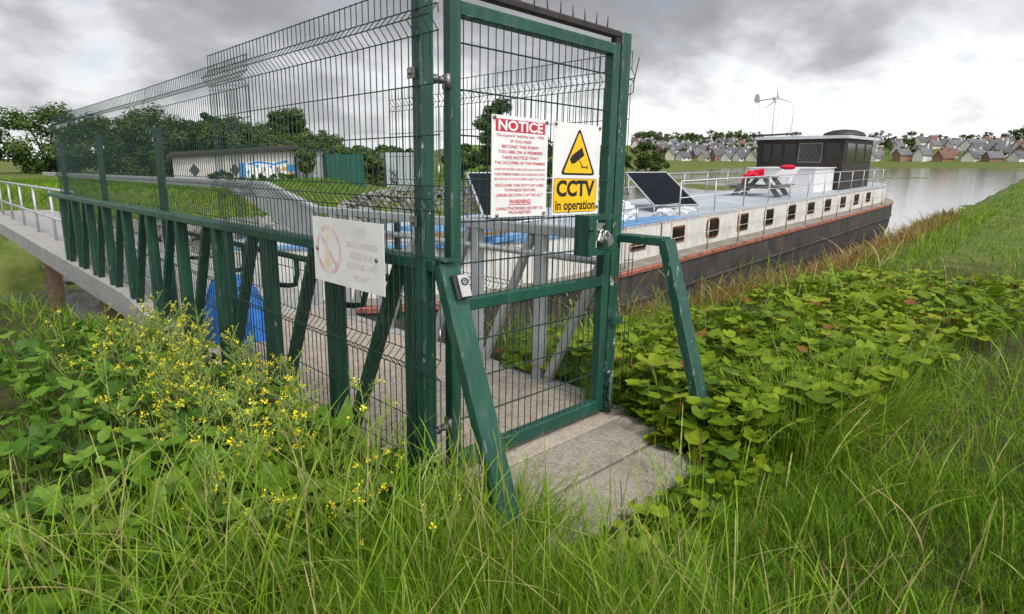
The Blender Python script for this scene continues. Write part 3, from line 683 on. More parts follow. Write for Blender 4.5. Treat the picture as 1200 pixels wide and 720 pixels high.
# gangway beyond the walkway with plated sides
gw = thing('gangway', 'grey metal gangway with plated sides rising beyond the walkway', 'gangway', (0.85, 6.4, 0), near=True)
mb = MB(); mb.add([(0.0, 6.31, 0.0), (1.73, 6.31, 0.0), (1.73, 7.65, 0.16), (0, 7.65, 0.16), (1.73, 24, 0.22), (0, 24, 0.22), (0.0, 6.31, -0.2), (1.73, 6.31, -0.2), (1.73, 7.65, -0.1), (0, 7.65, -0.1), (1.73, 24, -0.05), (0, 24, -0.05)],
                  [(0, 1, 2, 3), (3, 2, 4, 5), (6, 9, 8, 7), (9, 11, 10, 8), (0, 6, 7, 1), (1, 7, 8, 2), (2, 8, 10, 4), (3, 9, 6, 0), (5, 11, 9, 3), (4, 10, 11, 5)])
obj('deck', mb, 'concrete_edge', gw)
mb = MB()
for z in (1.13, 0.6): mb.tube([(0.36, 11.9, z), (0.36, 24, z)], 0.024, 10)
for yp in (12, 14, 16, 18, 20, 22, 24): mb.tube([(0.36, yp, 0.2), (0.36, yp, 1.13)], 0.024, 10)
obj('hand_rail', mb, 'galv', gw)
for xs in (1.66,):
    mb = MB(); poly = [(6.36, 0.68), (6.36, 1.10), (7.62, 1.345), (24, 1.345), (24, 1.29), (8.9, 1.27), (8.1, 1.12), (7.4, 0.94)]
    mb.prism(poly, (xs, 0, 0), (0, 1, 0), (0, 0, 1), 0.02); sp_ = obj('side_plate', mb, 'galv', gw)
    mb = MB(); mb.bar((xs, 6.33, 1.115), (xs, 7.62, 1.365), 0.08, 0.04, (1, 0, 0), 0.005); mb.bar((xs, 7.62, 1.365), (xs, 24, 1.365), 0.08, 0.04, (1, 0, 0), 0.005); obj('rim', mb, 'galv', sp_)
    mb = MB(); mb.bar((xs, 6.36, 0.66), (xs, 7.4, 0.925), 0.05, 0.03, (1, 0, 0), 0.004); obj('lower_rail', mb, 'alu', sp_)
    for yp in ((6.42,) if xs > 1 else (6.42, 8.6, 11, 13.4, 16, 19, 22)):
        mb = MB(); mb.bar((xs, yp, -0.1), (xs, yp, 1.33 if yp > 7 else 1.08), 0.07, 0.07, (1, 0, 0), 0.005); obj('post', mb, 'galv', gw)
for yp in (13, 19):
    mb = MB(); mb.tube([(0.9, yp, -4.0), (0.9, yp, -0.08)], 0.18, 12); obj('pile', mb, 'timber', gw)

# blue tarpaulin heap behind the parapet
def lump(c, size, n, fn, seed=1):
    mb = MB(); nu, nv = n; vs = []
    for j in range(nv + 1):
        for i in range(nu):
            a = 2 * math.pi * i / nu; v_ = j / nv
            rr, zz2 = fn(a, v_)
            vs.append((c[0] + rr * size[0] * math.cos(a), c[1] + rr * size[1] * math.sin(a), c[2] + zz2 * size[2]))
    fs = [(j * nu + i, j * nu + (i + 1) % nu, (j + 1) * nu + (i + 1) % nu, (j + 1) * nu + i) for j in range(nv) for i in range(nu)]
    fs.append(tuple(nv * nu + i for i in range(nu)))
    mb.add(vs, fs, True); return mb
mb = lump((0.48, 5.72, 0.0), (0.28, 0.40, 0.56), (40, 14), lambda a, v_: ((1.0 - 0.45 * v_ ** 1.5 + 0.07 * math.sin(9 * a) * (1 - v_ * 0.6) + 0.04 * math.sin(17 * a + 5 * v_)) * (1 if v_ < 0.98 else 0.55), v_ * (0.94 + 0.06 * math.sin(3 * a))))
obj('tarpaulin', mb, 'blue_tarp', None, 'bright blue tarpaulin bundle behind the dark green parapet posts', 'tarpaulin', near=True, base=(0.45, 5.42, 0))

# ------------------------------------------------------------------ signs
SY = 2.198
def bolts(parent, pts, ax, r=0.009):
    for p in pts:
        mb = MB(); mb.cyl(p, r, 0.008, ax, 10); obj('bolt', mb, 'bolt', parent)
ns = thing('notice_sign', 'white NOTICE sign with red lettering wired to the gate mesh', 'sign', (0.64, SY, 1.3), 'warning signs on the gate', near=True)
W_, H_ = 0.398, 0.487; p0 = np.array([0.446, SY - 0.004, 1.300])
mb = MB(); mb.box(0.446, 0.446 + W_, SY - 0.004, SY, 1.300, 1.300 + H_); obj('board', mb, 'sign_white', ns)
UX, UZ = (1, 0, 0), (0, 0, 1)
mb = MB(); mb.prism([(0.024, 0.412), (0.374, 0.412), (0.374, 0.470), (0.024, 0.470)], p0 + np.array([0, -0.0008, 0]), UX, UZ, 0.0006); bn = obj('banner', mb, 'red_ink', ns)
mb = MB(); put_text(mb, 'NOTICE', p0, UX, UZ, 0.199, 0.439, 0.043, 0.315, 0.028, 0.0016); obj('lettering', mb, 'white_ink', bn)
mb = MB()
for s_, v_, h, w, bo in (("Occupiers' liability act, 1995", .190, .0125, .335, .006), ('IF YOU PASS', .245, .012, .145, .012), ('BEYOND THIS POINT', .298, .0135, .265, .014), ('YOU ARE ON A PREMISES', .350, .0135, .315, .014),
                         ('TAKE NOTICE THAT', .404, .0135, .265, .014), ('THE OCCUPIER OF THIS PREMISES', .457, .0125, .360, .012), ('GIVEN THE NATURE, CHARACTER AND ACTIVITIES OF', .520, .0095, .360, .004), ('THESE PREMISES HEREBY IN ACCORDANCE WITH', .570, .0105, .360, .007),
                         ('SECTION 5(2) OF THE OCCUPIERS LIABILITY ACT 1995', .617, .0095, .360, .005), ('EXCLUDES THE DUTY OF CARE', .680, .0125, .345, .012), ('TOWARDS VISITORS', .728, .0125, .225, .012), ('UNDER SECTION 3 OF THE ACT', .780, .0125, .335, .012),
                         ('WARNING', .846, .0190, .155, .020), ('UNAUTHORISED ENTRY IS', .915, .0135, .335, .012), ('PROHIBITED', .957, .0135, .160, .012)):
    put_text(mb, s_, p0, UX, UZ, 0.199, H_ * (1 - v_), h, w, bo * 1.15 + 0.001, 0.0012)
mb.prism([(0.120, 0.0595), (0.278, 0.0595), (0.278, 0.0625), (0.120, 0.0625)], p0 + np.array([0, -0.0012, 0]), UX, UZ, 0.0006)
obj('lettering', mb, 'red_ink', ns)
bolts(ns, [p0 + np.array([x, -0.003, z]) for x, z in ((0.014, 0.474), (0.384, 0.474), (0.036, 0.010), (0.376, 0.014))], (0, 1, 0))
# CCTV sign
cs = thing('cctv_sign', 'white and yellow CCTV sign with camera triangle beside the notice', 'sign', (1.09, SY, 1.3), 'warning signs on the gate', near=True)
q0 = np.array([0.890, SY - 0.004, 1.298]); 
mb = MB(); mb.box(0.890, 1.292, SY - 0.004, SY, 1.298, 1.786); obj('board', mb, 'sign_white', cs)
Wc, Hc = 0.402, 0.488
def rtri(cx, cy, hw, hh, r):
    pts = [(cx, cy + hh), (cx - hw, cy - hh), (cx + hw, cy - hh)]; out = []
    for i in range(3):
        a, b_, c = (np.array(pts[(i + k) % 3], float) for k in (-1, 0, 1)); u1 = (a - b_) / np.linalg.norm(a - b_); u2 = (c - b_) / np.linalg.norm(c - b_)
        for tt in np.linspace(0, 1, 5): out.append(tuple((1 - tt) ** 2 * (b_ + u1 * r) + 2 * tt * (1 - tt) * b_ + tt ** 2 * (b_ + u2 * r)))
    return out
def rrect(x0, y0, x1, y1, r):
    out = []
    for cx, cy, a0 in ((x1 - r, y1 - r, 0), (x0 + r, y1 - r, 90), (x0 + r, y0 + r, 180), (x1 - r, y0 + r, 270)):
        for k in range(5): a = R(a0 + 22.5 * k); out.append((cx + r * math.cos(a), cy + r * math.sin(a)))
    return out
mb = MB(); tcx, tcy = 0.212, 0.343
mb.prism(rtri(tcx, tcy, 0.152, 0.128, 0.030), q0 + np.array([0, -0.0008, 0]), UX, UZ, 0.0006)
mb.prism(rrect(0.010, 0.012, 0.384, 0.196, 0.016), q0 + np.array([0, -0.0008, 0]), UX, UZ, 0.0006)
bd = obj('border', mb, 'ink', cs)
mb = MB(); mb.prism(rtri(tcx, tcy - 0.007, 0.127, 0.110, 0.014), q0 + np.array([0, -0.0016, 0]), UX, UZ, 0.0006)
mb.prism(rrect(0.013, 0.015, 0.381, 0.193, 0.014), q0 + np.array([0, -0.0016, 0]), UX, UZ, 0.0006)
obj('field', mb, 'yellow', cs)
mb = MB()
put_text(mb, 'CCTV', q0, UX, UZ, 0.196, 0.138, 0.075, 0.330, 0.040, 0.0024)
put_text(mb, 'in operation', q0, UX, UZ, 0.198, 0.050, 0.049, 0.345, 0.024, 0.0024)
obj('lettering', mb, 'ink', cs)
mb = MB(); b0 = q0 + np.array([0, -0.0024, 0])
ca, sa = math.cos(0.50), math.sin(0.50)
def rot(pts, cx, cy): return [(cx + x * ca - y * sa, cy + x * sa + y * ca) for x, y in pts]
mb.prism(rot([(-0.049, -0.024), (0.053, -0.024), (0.053, 0.024), (-0.049, 0.024)], 0.200, 0.318), b0, UX, UZ, 0.0006)
mb.prism(rot([(-0.065, -0.017), (-0.0495, -0.017), (-0.0495, 0.017), (-0.065, 0.017)], 0.200, 0.318), b0, UX, UZ, 0.0006)
mb.prism([(0.207, 0.300), (0.215, 0.297), (0.248, 0.264), (0.240, 0.262)], b0, UX, UZ, 0.0006)
mb.prism([(0.2425, 0.255), (0.284, 0.255), (0.284, 0.2615), (0.2425, 0.2615)], b0, UX, UZ, 0.0004)
mb.prism([(0.2842, 0.247), (0.290, 0.247), (0.290, 0.270), (0.2842, 0.270)], b0, UX, UZ, 0.0006)
mb.prism([(0.236, 0.251), (0.2424, 0.251), (0.2424, 0.2655), (0.236, 0.2655)], b0, UX, UZ, 0.0006)
obj('camera_symbol', mb, 'ink', cs)
bolts(cs, [q0 + np.array([x, -0.003, z]) for x, z in ((0.012, 0.476), (0.388, 0.476), (0.388, 0.040))], (0, 1, 0))
# bleached sign on the fence
fs_ = thing('faded_sign', 'white sign with bleached pink circle and lettering on the left fence', 'sign', (-0.05, 2.7, 0.95), near=True)
xs = -0.050; f0 = np.array([xs - 0.004, 3.045, 0.942]); FX, FZ = (0, -1, 0), (0, 0, 1); Wf, Hf = 0.672, 0.336
mb = MB(); mb.box(xs - 0.004, xs, 3.045 - Wf, 3.045, 0.942, 0.942 + Hf); obj('board', mb, 'sign_white', fs_)
ring = MB(); cx, cy = 0.160, 0.172
k = 40
for i in range(k):
    a0, a1 = 2 * math.pi * i / k, 2 * math.pi * (i + 1) / k
    ring.prism([(cx + r_ * math.cos(a), cy + r_ * math.sin(a)) for r_, a in ((0.128, a0), (0.128, a1), (0.104, a1), (0.104, a0))], f0 + np.array([-0.0008, 0, 0]), FX, FZ, 0.0005)
ring.prism([(cx - 0.085, cy + 0.068), (cx - 0.068, cy + 0.085), (cx + 0.085, cy - 0.068), (cx + 0.068, cy - 0.085)], f0 + np.array([-0.0012, 0, 0]), FX, FZ, 0.0004)
obj('circle', ring, 'faded_pink', fs_)
mb = MB(); mb.prism([(cx - 0.02, cy + 0.10), (cx - 0.045, cy - 0.03), (cx - 0.06, cy - 0.10), (cx + 0.02, cy - 0.115), (cx + 0.045, cy - 0.06), (cx + 0.01, cy + 0.0), (cx + 0.012, cy + 0.095)], f0 + np.array([-0.0005, 0, 0]), FX, FZ, 0.0003)
obj('stain', mb, 'faded_yellow', fs_)
mb = MB()
for s_, y_, h, w in (('NO', 0.282, 0.040, 0.085), ('UNAUTHORISED', 0.218, 0.026, 0.285), ('PERSONS', 0.163, 0.030, 0.20), ('BEYOND THIS', 0.112, 0.028, 0.26), ('POINT', 0.056, 0.028, 0.14)):
    put_text(mb, s_, f0, FX, FZ, 0.475, y_, h, w, 0.02, 0.0009)
obj('lettering', mb, 'faded_text', fs_)
bolts(fs_, [f0 + np.array([-0.003, -y_, z]) for y_, z in ((0.045, 0.172), (0.612, 0.165))], (1, 0, 0), 0.011)

# ------------------------------------------------------------------ barge
TH = R(3.3594); BX, BY = 5.35, 7.8
def bw(s, t_, z=0.0): return (BX + s * math.cos(TH) - t_ * math.sin(TH), BY + s * math.sin(TH) + t_ * math.cos(TH), z)
bg = thing('barge', 'long black hulled barge with rusty white cabin side moored by the bank', 'barge', (BX, BY, 0), rotz=TH, local=True)
SB, TCEN = 36.0, 2.30
def half(s, inset=0.0):
    if s < 4.5:
        u = (s + 3.35) / 7.85; hb = 2.75 * max(0.0, 1 - (1 - max(u, 0)) ** 2.6) ** 0.55
    elif s > 31: hb = 2.75 * (1 - 0.32 * ((s - 31) / 5) ** 2)
    else: hb = 2.75
    return max(0.05, hb - inset * min(1, hb / 1.2))
ST = np.concatenate([-3.35 + 7.85 * np.linspace(0, 1, 18) ** 2, np.linspace(5.5, 31, 24), np.linspace(32, SB, 6)])
def sheer(s): return 0.17 * sst(1.5, -3.4, s) + 0.03 * sst(20, 34, s)
def loft(rows, closed_top=None):
    """rows: list of (inset, z function) from bottom to top, each ring runs near side then far side"""
    mb = MB(); rings = []
    for ins, zf in rows:
        nearp = [(s, TCEN - half(s, ins), zf(s)) for s in ST]; farp = [(s, TCEN + half(s, ins), zf(s)) for s in ST[::-1]]
        rings.append(nearp + farp)
    k = len(rings[0]); vs = [p for r_ in rings for p in r_]
    fs = [(i * k + j, i * k + (j + 1) % k, (i + 1) * k + (j + 1) % k, (i + 1) * k + j) for i in range(len(rings) - 1) for j in range(k)]
    mb.add(vs, fs); return mb, k
def lid(ins, zf):
    mb = MB(); n_ = len(ST); cam_ = lambda s: zf(s)
    vs = [(s, TCEN - half(s, ins), zf(s)) for s in ST] + [(s, TCEN, zf(s) + 0.05) for s in ST] + [(s, TCEN + half(s, ins), zf(s)) for s in ST]
    fs = [(j * n_ + i, j * n_ + i + 1, (j + 1) * n_ + i + 1, (j + 1) * n_ + i) for j in range(2) for i in range(n_ - 1)]
    mb.add(vs, fs); return mb
zd = lambda s: sheer(s)
mb, k = loft([(0.30, lambda s: -3.0), (0.06, lambda s: -2.3 + sheer(s)), (0.0, lambda s: -1.6 + sheer(s)), (0.0, lambda s: -1.10 + sheer(s)), (0.0, lambda s: -0.92 + sheer(s))]); obj('hull', mb, 'hull_black', bg)
mb, k = loft([(-0.002, lambda s: -1.05 + sheer(s)), (-0.045, lambda s: -1.035 + sheer(s)), (-0.05, lambda s: -0.955 + sheer(s)), (-0.002, lambda s: -0.93 + sheer(s))]); obj('rubbing_strip', mb, 'strip_red', bg)
mb, k = loft([(-0.002, lambda s: -1.74 + sheer(s)), (-0.035, lambda s: -1.72 + sheer(s)), (-0.035, lambda s: -1.67 + sheer(s)), (-0.002, lambda s: -1.65 + sheer(s))]); obj('rub_rail', mb, 'hull_black', bg)
mb, k = loft([(-0.01, lambda s: -0.918 + sheer(s)), (0.10, lambda s: -0.885 + sheer(s)), (0.46, lambda s: -0.875 + sheer(s))]); obj('side_deck', mb, 'side_deck', bg)
mb, k = loft([(0.452, lambda s: -0.876 + sheer(s)), (0.452, lambda s: -0.05 + sheer(s))]); cw = obj('cabin_wall', mb, 'cabin_white', bg)
mb, k = loft([(0.452, lambda s: -0.05 + sheer(s)), (0.415, lambda s: -0.045 + sheer(s)), (0.415, lambda s: 0.0 + sheer(s)), (0.62, lambda s: 0.008 + sheer(s))]); obj('deck_edge', mb, 'deck_rim', bg)
obj('deck', lid(0.60, lambda s: 0.009 + sheer(s)), 'deck_grey', bg)
mb = MB(); mb.box(-0.5, 7.6, 0.14, 0.75, 0.013, 0.020); mb.box(0.3, 2.4, 0.80, 2.6, 0.0, 0.16); mb.box(0.55, 1.1, 0.10, 0.75, 0.021, 0.11); obj('hatch', mb, 'blue_deck', bg)
mb = MB(); mb.bar((-0.9, 0.45, 0.19), (0.9, 0.16, 0.19), 0.10, 0.06, (0, 1, 0), 0.006); mb.bar((-1.2, 1.0, 0.2), (0.2, 0.6, 0.2), 0.10, 0.06, (0, 1, 0), 0.006); obj('loose_plank', mb, 'timber', bg)
for i, (sc_, zc_, w, h, round_) in enumerate(((5.45, -0.55, 0.72, 0.20, 0), (7.48, -0.44, 0.74, 0.44, 0), (9.62, -0.45, 0.86, 0.58, 1), (11.87, -0.455, 0.86, 0.54, 0), (14.15, -0.46, 0.90, 0.56, 0), (16.5, -0.445, 0.92, 0.56, 0), (18.85, -0.42, 0.86, 0.46, 0), (21.2, -0.43, 0.88, 0.5, 0), (23.6, -0.43, 0.88, 0.5, 0), (26.0, -0.43, 0.88, 0.5, 0), (28.4, -0.43, 0.88, 0.5, 0))):
    mb = MB(); y_ = -0.0
    outer = rrect(sc_ - w / 2, zc_ - h / 2, sc_ + w / 2, zc_ + h / 2, 0.16 if round_ else 0.05)
    inner = rrect(sc_ - w / 2 + 0.05, zc_ - h / 2 + 0.05, sc_ + w / 2 - 0.05, zc_ + h / 2 - 0.05, 0.13 if round_ else 0.03)
    n_ = len(outer); vs = [(x, -0.012, z) for x, z in outer] + [(x, -0.012, z) for x, z in inner] + [(x, 0.03, z) for x, z in outer]
    mb.add(vs, [(j, (j + 1) % n_, n_ + (j + 1) % n_, n_ + j) for j in range(n_)] + [(j, 2 * n_ + j, 2 * n_ + (j + 1) % n_, (j + 1) % n_) for j in range(n_)])
    wf = obj('window', mb, 'rust', bg)
    mb = MB(); mb.prism(inner, (0, -0.007, 0), (1, 0, 0), (0, 0, 1), 0.004); obj('pane', mb, 'dark_glass', wf)
mb = MB(); mb.bar((sc_ := 6.55, -0.006, -0.86), (6.55, -0.006, -0.06), 0.05, 0.012, (1, 0, 0), 0.002); obj('weld_strip', mb, 'rust', bg)
# outer rail on the side deck
mb = MB(); s = 4.2
while s < 31:
    mb.tube([(s, -0.40, -0.89), (s, -0.40, 0.02)], 0.022, 7); s += 2.12
for z, r_ in ((0.02, 0.013), (-0.42, 0.009)): mb.tube([(4.2, -0.40, z), (17, -0.40, z), (30.6, -0.40, z)], r_, 6)
obj('side_rail', mb, 'rail_rusty', bg)
# deck rail
mb = MB(); s = 3.4
while s < 33:
    hh = 0.92 if s > 7.4 else 0.34
    mb.tube([(s, 0.16, 0.0), (s, 0.16, hh)], 0.020, 7); s += 2.2
mb.tube([(7.8, 0.16, 0.92), (20, 0.16, 0.92), (32.4, 0.16, 0.92)], 0.017, 7); mb.tube([(7.8, 0.16, 0.48), (20, 0.16, 0.48), (32.4, 0.16, 0.48)], 0.012, 7)
mb.tube([(0.5, 0.16, 0.34), (7.8, 0.16, 0.34)], 0.016, 7)
s = 5.6
while s < 33:
    mb.tube([(s, 4.4, 0.0), (s, 4.4, 0.92)], 0.018, 7); s += 2.2
for z in (0.92, 0.48): mb.tube([(5.6, 4.4, z), (20, 4.4, z), (32, 4.4, z)], 0.014, 7)
obj('deck_rail', mb, 'alu', bg)
mb = MB(); mb.box(21.9, 24.9, 0.85, 3.75, 0.0, 1.06); mb.box(21.8, 24.95, 0.78, 3.82, 1.06, 1.10); obj('cabin_trunk', mb, 'white_gloss', bg)
mb = MB(); mb.box(25, 30.5, 0.55, 4.60, 0.0, 2.42); wh = obj('wheelhouse', mb, 'brown_cabin', bg)
mb = MB(); mb.box(24.7, 30.9, 0.35, 4.65, 2.42, 2.56); mb.ball((27.5, 3.0, 2.6), 0.5, (10, 6), (3, 1.4, 0.25), 0.1); obj('roof', mb, 'light_grey', wh)
for t0, t1, lat in ((0.75, 1.35, 0), (1.55, 2.55, 1), (2.75, 3.25, 0), (3.40, 3.85, 0), (3.95, 4.3, 0)):
    mb = MB(); mb.box(24.985, 24.999, t0, t1, 1.35, 2.2); wf = obj('window', mb, 'dark_glass', wh)
    mb = MB(); 
    if lat:
        for k2 in range(9):
            a = t0 + 0.11 * k2; mb.bar((24.975, a, 1.36), (24.975, min(a + 0.35, t1), 1.36 + min(0.35, t1 - a) * 2.35), 0.018, 0.006, (0, 1, 0), 0.001)
    mb.bar((24.977, t0 - 0.02, 1.31), (24.977, t0 - 0.02, 2.24), 0.014, 0.04, (1, 0, 0), 0.002); mb.bar((24.977, t1 + 0.02, 1.31), (24.977, t1 + 0.02, 2.24), 0.014, 0.04, (1, 0, 0), 0.002); mb.bar((24.976, t0 - 0.03, 1.33), (24.976, t1 + 0.03, 1.33), 0.014, 0.04, (1, 0, 0), 0.002); mb.bar((24.976, t0 - 0.03, 2.22), (24.976, t1 + 0.03, 2.22), 0.014, 0.04, (1, 0, 0), 0.002)
    obj('frame', mb, 'steel_dull' if lat else 'brown_cabin', wf)
for s0, s1 in ((25.4, 26.8), (27.2, 28.6), (29, 30.2)):
    mb = MB(); mb.box(s0, s1, 0.53, 0.549, 1.3, 2.2); obj('window', mb, 'dark_glass', wh)
mb = MB(); mb.tube([(24.8, 4.9, 2.62), (25.2, 2.6, 2.70)], 0.05, 8); obj('spar', mb, 'dark_wood', wh)
mb = MB(); mb.ball((28, -0.2 + 1.6, 2.62), 0.6, (14, 6), (1.8, 1.7, 0.55)); obj('cover', mb, 'dark_plastic', wh)

DG = None
# wind turbine, antenna
wt = thing('wind_turbine', 'small three bladed wind turbine on a mast above the wheelhouse', 'wind turbine', bw(25.9, 4.27, 2.28), rotz=TH, local=True)
mb = MB(); mb.tube([(0, 0, 0), (0, 0, 2.1)], 0.032, 10); obj('mast', mb, 'light_grey', wt)
mb = MB(); mb.ball((0, 0, 2.2), 0.12, (10, 8), (1, 1.3, 0.8)); mb.tube([(0, 0.1, 2.2), (0.15, 0.9, 2.15)], 0.03, 7); obj('nacelle', mb, 'light_grey', wt)
mb = MB(); mb.prism([(0, -0.13), (0.2, -0.18), (0.34, 0.0), (0.24, 0.28), (0.1, 0.3), (0, 0.12)], (0.15, 0.85, 2.2), (0.2, 0.98, 0), (0, 0, 1), 0.02); obj('tail_vane', mb, 'light_grey', wt)
for a in (100, 340, 220):
    mb = MB(); ca_, sa_ = math.cos(R(a)), math.sin(R(a)); h0 = np.array([-0.05, -0.15, 2.2]); dv = np.array([0.25 * ca_, -0.97 * ca_, sa_]); 
    mb.tube([h0, h0 + dv * 0.2, h0 + dv * 0.72], [0.028, 0.040, 0.012], 6); obj('blade', mb, 'light_grey', wt)
mb = MB(); mb.tube([(0.15, 0.85, 2.1), (0.0, 0.75, 1.2), (-0.1, 0.2, 0.35), (0, -0.9, 0.0)], 0.012, 5); mb.tube([(0, -0.1, 2.1), (0, -0.25, 1.3), (0, -0.1, 0.6)], 0.010, 5); obj('cable', mb, 'alu', wt)
an = thing('antenna', 'thin white radio antenna standing on the wheelhouse roof', 'antenna', bw(27.2, 3.75, 2.50), rotz=TH, local=True)
mb = MB(); mb.tube([(0, 0, 0), (0, 0, 0.6)], 0.05, 8); obj('base', mb, 'light_grey', an)
mb = MB(); mb.tube([(0, 0, 0.6), (0, 0, 1.9)], 0.018, 6); obj('whip', mb, 'light_grey', an)

# solar panels
def solar(s, t_, label, z0=0.12):
    o = thing('solar_panel', label, 'solar panel', bw(s, t_, 0.0), 'solar panels on the barge deck', rotz=TH, local=True)
    BLp = np.array([0, 0, z0]); e1 = np.array([1.14, -0.78, 0.0]); e2 = np.array([1.16, 1.69, 0.86])
    nn = np.cross(e1, e2); nn /= np.linalg.norm(nn)
    mb = MB(); a, b_, c, d_ = BLp, BLp + e1, BLp + e1 + e2, BLp + e2
    mb.add([a, b_, c, d_] + [q - nn * 0.04 for q in (a, b_, c, d_)], [(0, 1, 2, 3), (7, 6, 5, 4), (0, 4, 5, 1), (1, 5, 6, 2), (2, 6, 7, 3), (3, 7, 4, 0)]); obj('panel', mb, 'black_panel', o)
    mb = MB()
    for p, q in ((a, b_), (b_, c), (c, d_), (d_, a)): mb.bar(p, q, 0.03, 0.05, nn, 0.004)
    obj('frame', mb, 'alu', o)
    mb = MB()
    for q in (c, d_, a, b_): mb.tube([(q[0], q[1], 0.0), (q[0], q[1], q[2] - 0.04)], 0.02, 7)
    obj('strut', mb, 'alu', o)
solar(8.05, 1.05, 'black tilted solar panel on the barge deck right of the gate', 0.22)
solar(1.95, 1.75, 'dark solar panel on the bow half hidden behind the notice sign', 0.30)
# covered heap by the panel
mb = MB()
for s, t_, r_, sq in ((5.9, 0.8, 0.42, (1.3, 0.8, 0.9)), (6.5, 1.2, 0.42, (1.2, 0.9, 0.9)), (7.6, 0.5, 0.30, (1.6, 0.6, 0.5)), (8.6, 0.4, 0.28, (2.0, 0.6, 0.5))):
    p = bw(s, t_, 0.06); mb.crumple(p, r_ * 0.9, sq, 4.0, 0.5, (34, 20), s)
obj('covered_heap', mb, 'white_sheet', None, 'lumpy white plastic sheet heaped at the foot of the solar panel', 'sheet', base=bw(6.8, 0.8, 0))

# picnic table across the deck
pt = thing('picnic_table', 'weathered grey wooden picnic table with attached benches on the barge deck', 'picnic table', bw(18.0, 1.75, 0.03), rotz=TH + math.pi / 2 + 0.12, local=True); pt.scale = (1.28, 1.1, 1.0)
mb = MB()
for k2 in range(5): mb.box(-0.36 + 0.148 * k2, -0.36 + 0.148 * k2 + 0.135, -1.0, 1.0, 0.71, 0.75)
obj('table_top', mb, 'grey_wood', pt)
for sx_ in (-1, 1):
    mb = MB()
    for k2 in range(2): mb.box(sx_ * 0.68 - 0.14 + 0.145 * k2, sx_ * 0.68 - 0.14 + 0.145 * k2 + 0.135, -1.15, 1.15, 0.42, 0.46)
    obj('bench', mb, 'grey_wood', pt)
    for ty in (-0.7, 0.7):
        mb = MB(); mb.bar((sx_ * 0.68, ty, 0.0), (sx_ * 0.24, ty, 0.71), 0.06, 0.15, (0, 1, 0), 0.004); obj('leg', mb, 'grey_wood', pt)
for ty in (-0.7, 0.7):
    mb = MB(); mb.bar((-0.78, ty + 0.05, 0.37), (0.78, ty + 0.05, 0.37), 0.045, 0.10, (0, 1, 0), 0.004); obj('bearer', mb, 'grey_wood', pt)
mb = MB()
for s, t_, z, r_, sq in ((17.9, 1.98, 0.86, 0.17, (1.0, 1.3, 0.7)), (18.2, 1.80, 0.88, 0.18, (1, 1.0, 0.9)), (18.0, 2.12, 0.93, 0.13, (1.3, 1.1, 0.9)), (18.4, 1.95, 0.98, 0.15, (1, 1.4, 0.6)), (18.1, 1.70, 1.02, 0.12, (1.2, 0.9, 0.8)), (17.6, 2.10, 0.84, 0.12, (1, 1.3, 0.8)), (17.3, 2.06, 0.60, 0.14, (0.7, 1.0, 1.3))): mb.crumple(bw(s, t_ + 0.1, z), r_ * 0.85, sq, 3.4, 0.62, (26, 16), 3 * s + 7 * t_)
obj('jacket', mb, 'red_fabric', None, 'bright red life jackets piled on the left end of the picnic table', 'life jacket', base=bw(17.9, 2.3, 0.78))
mb = MB(); mb.prism([(0, 0), (0.9, 0.0), (1.15, 0.42), (0.5, 0.42)], bw(20.3, 2.2, 0.72), (math.sin(TH + 0.1), -math.cos(TH + 0.1), 0), (0.25, 0, 0.97), 0.05); mb.tube([bw(20.3, 1.5, 0.0), bw(20.3, 1.35, 0.75)], 0.03, 6); mb.tube([bw(20.3, 2.1, 0.0), bw(20.3, 2.0, 0.75)], 0.03, 6)
obj('tilted_board', mb, 'white_gloss', None, 'white board propped at a tilt behind the picnic table', 'board', base=bw(20.3, 1.7, 0.0))
mb = MB(); mb.crumple(bw(20.0, 1.42, 1.14), 0.20, (0.7, 1.5, 0.45), 3.4, 0.6, (26, 16), 4.4)
obj('jacket', mb, 'red_fabric', None, 'flat red life jacket lying on the white tilted board', 'life jacket', base=bw(20.0, 1.42, 1.05))

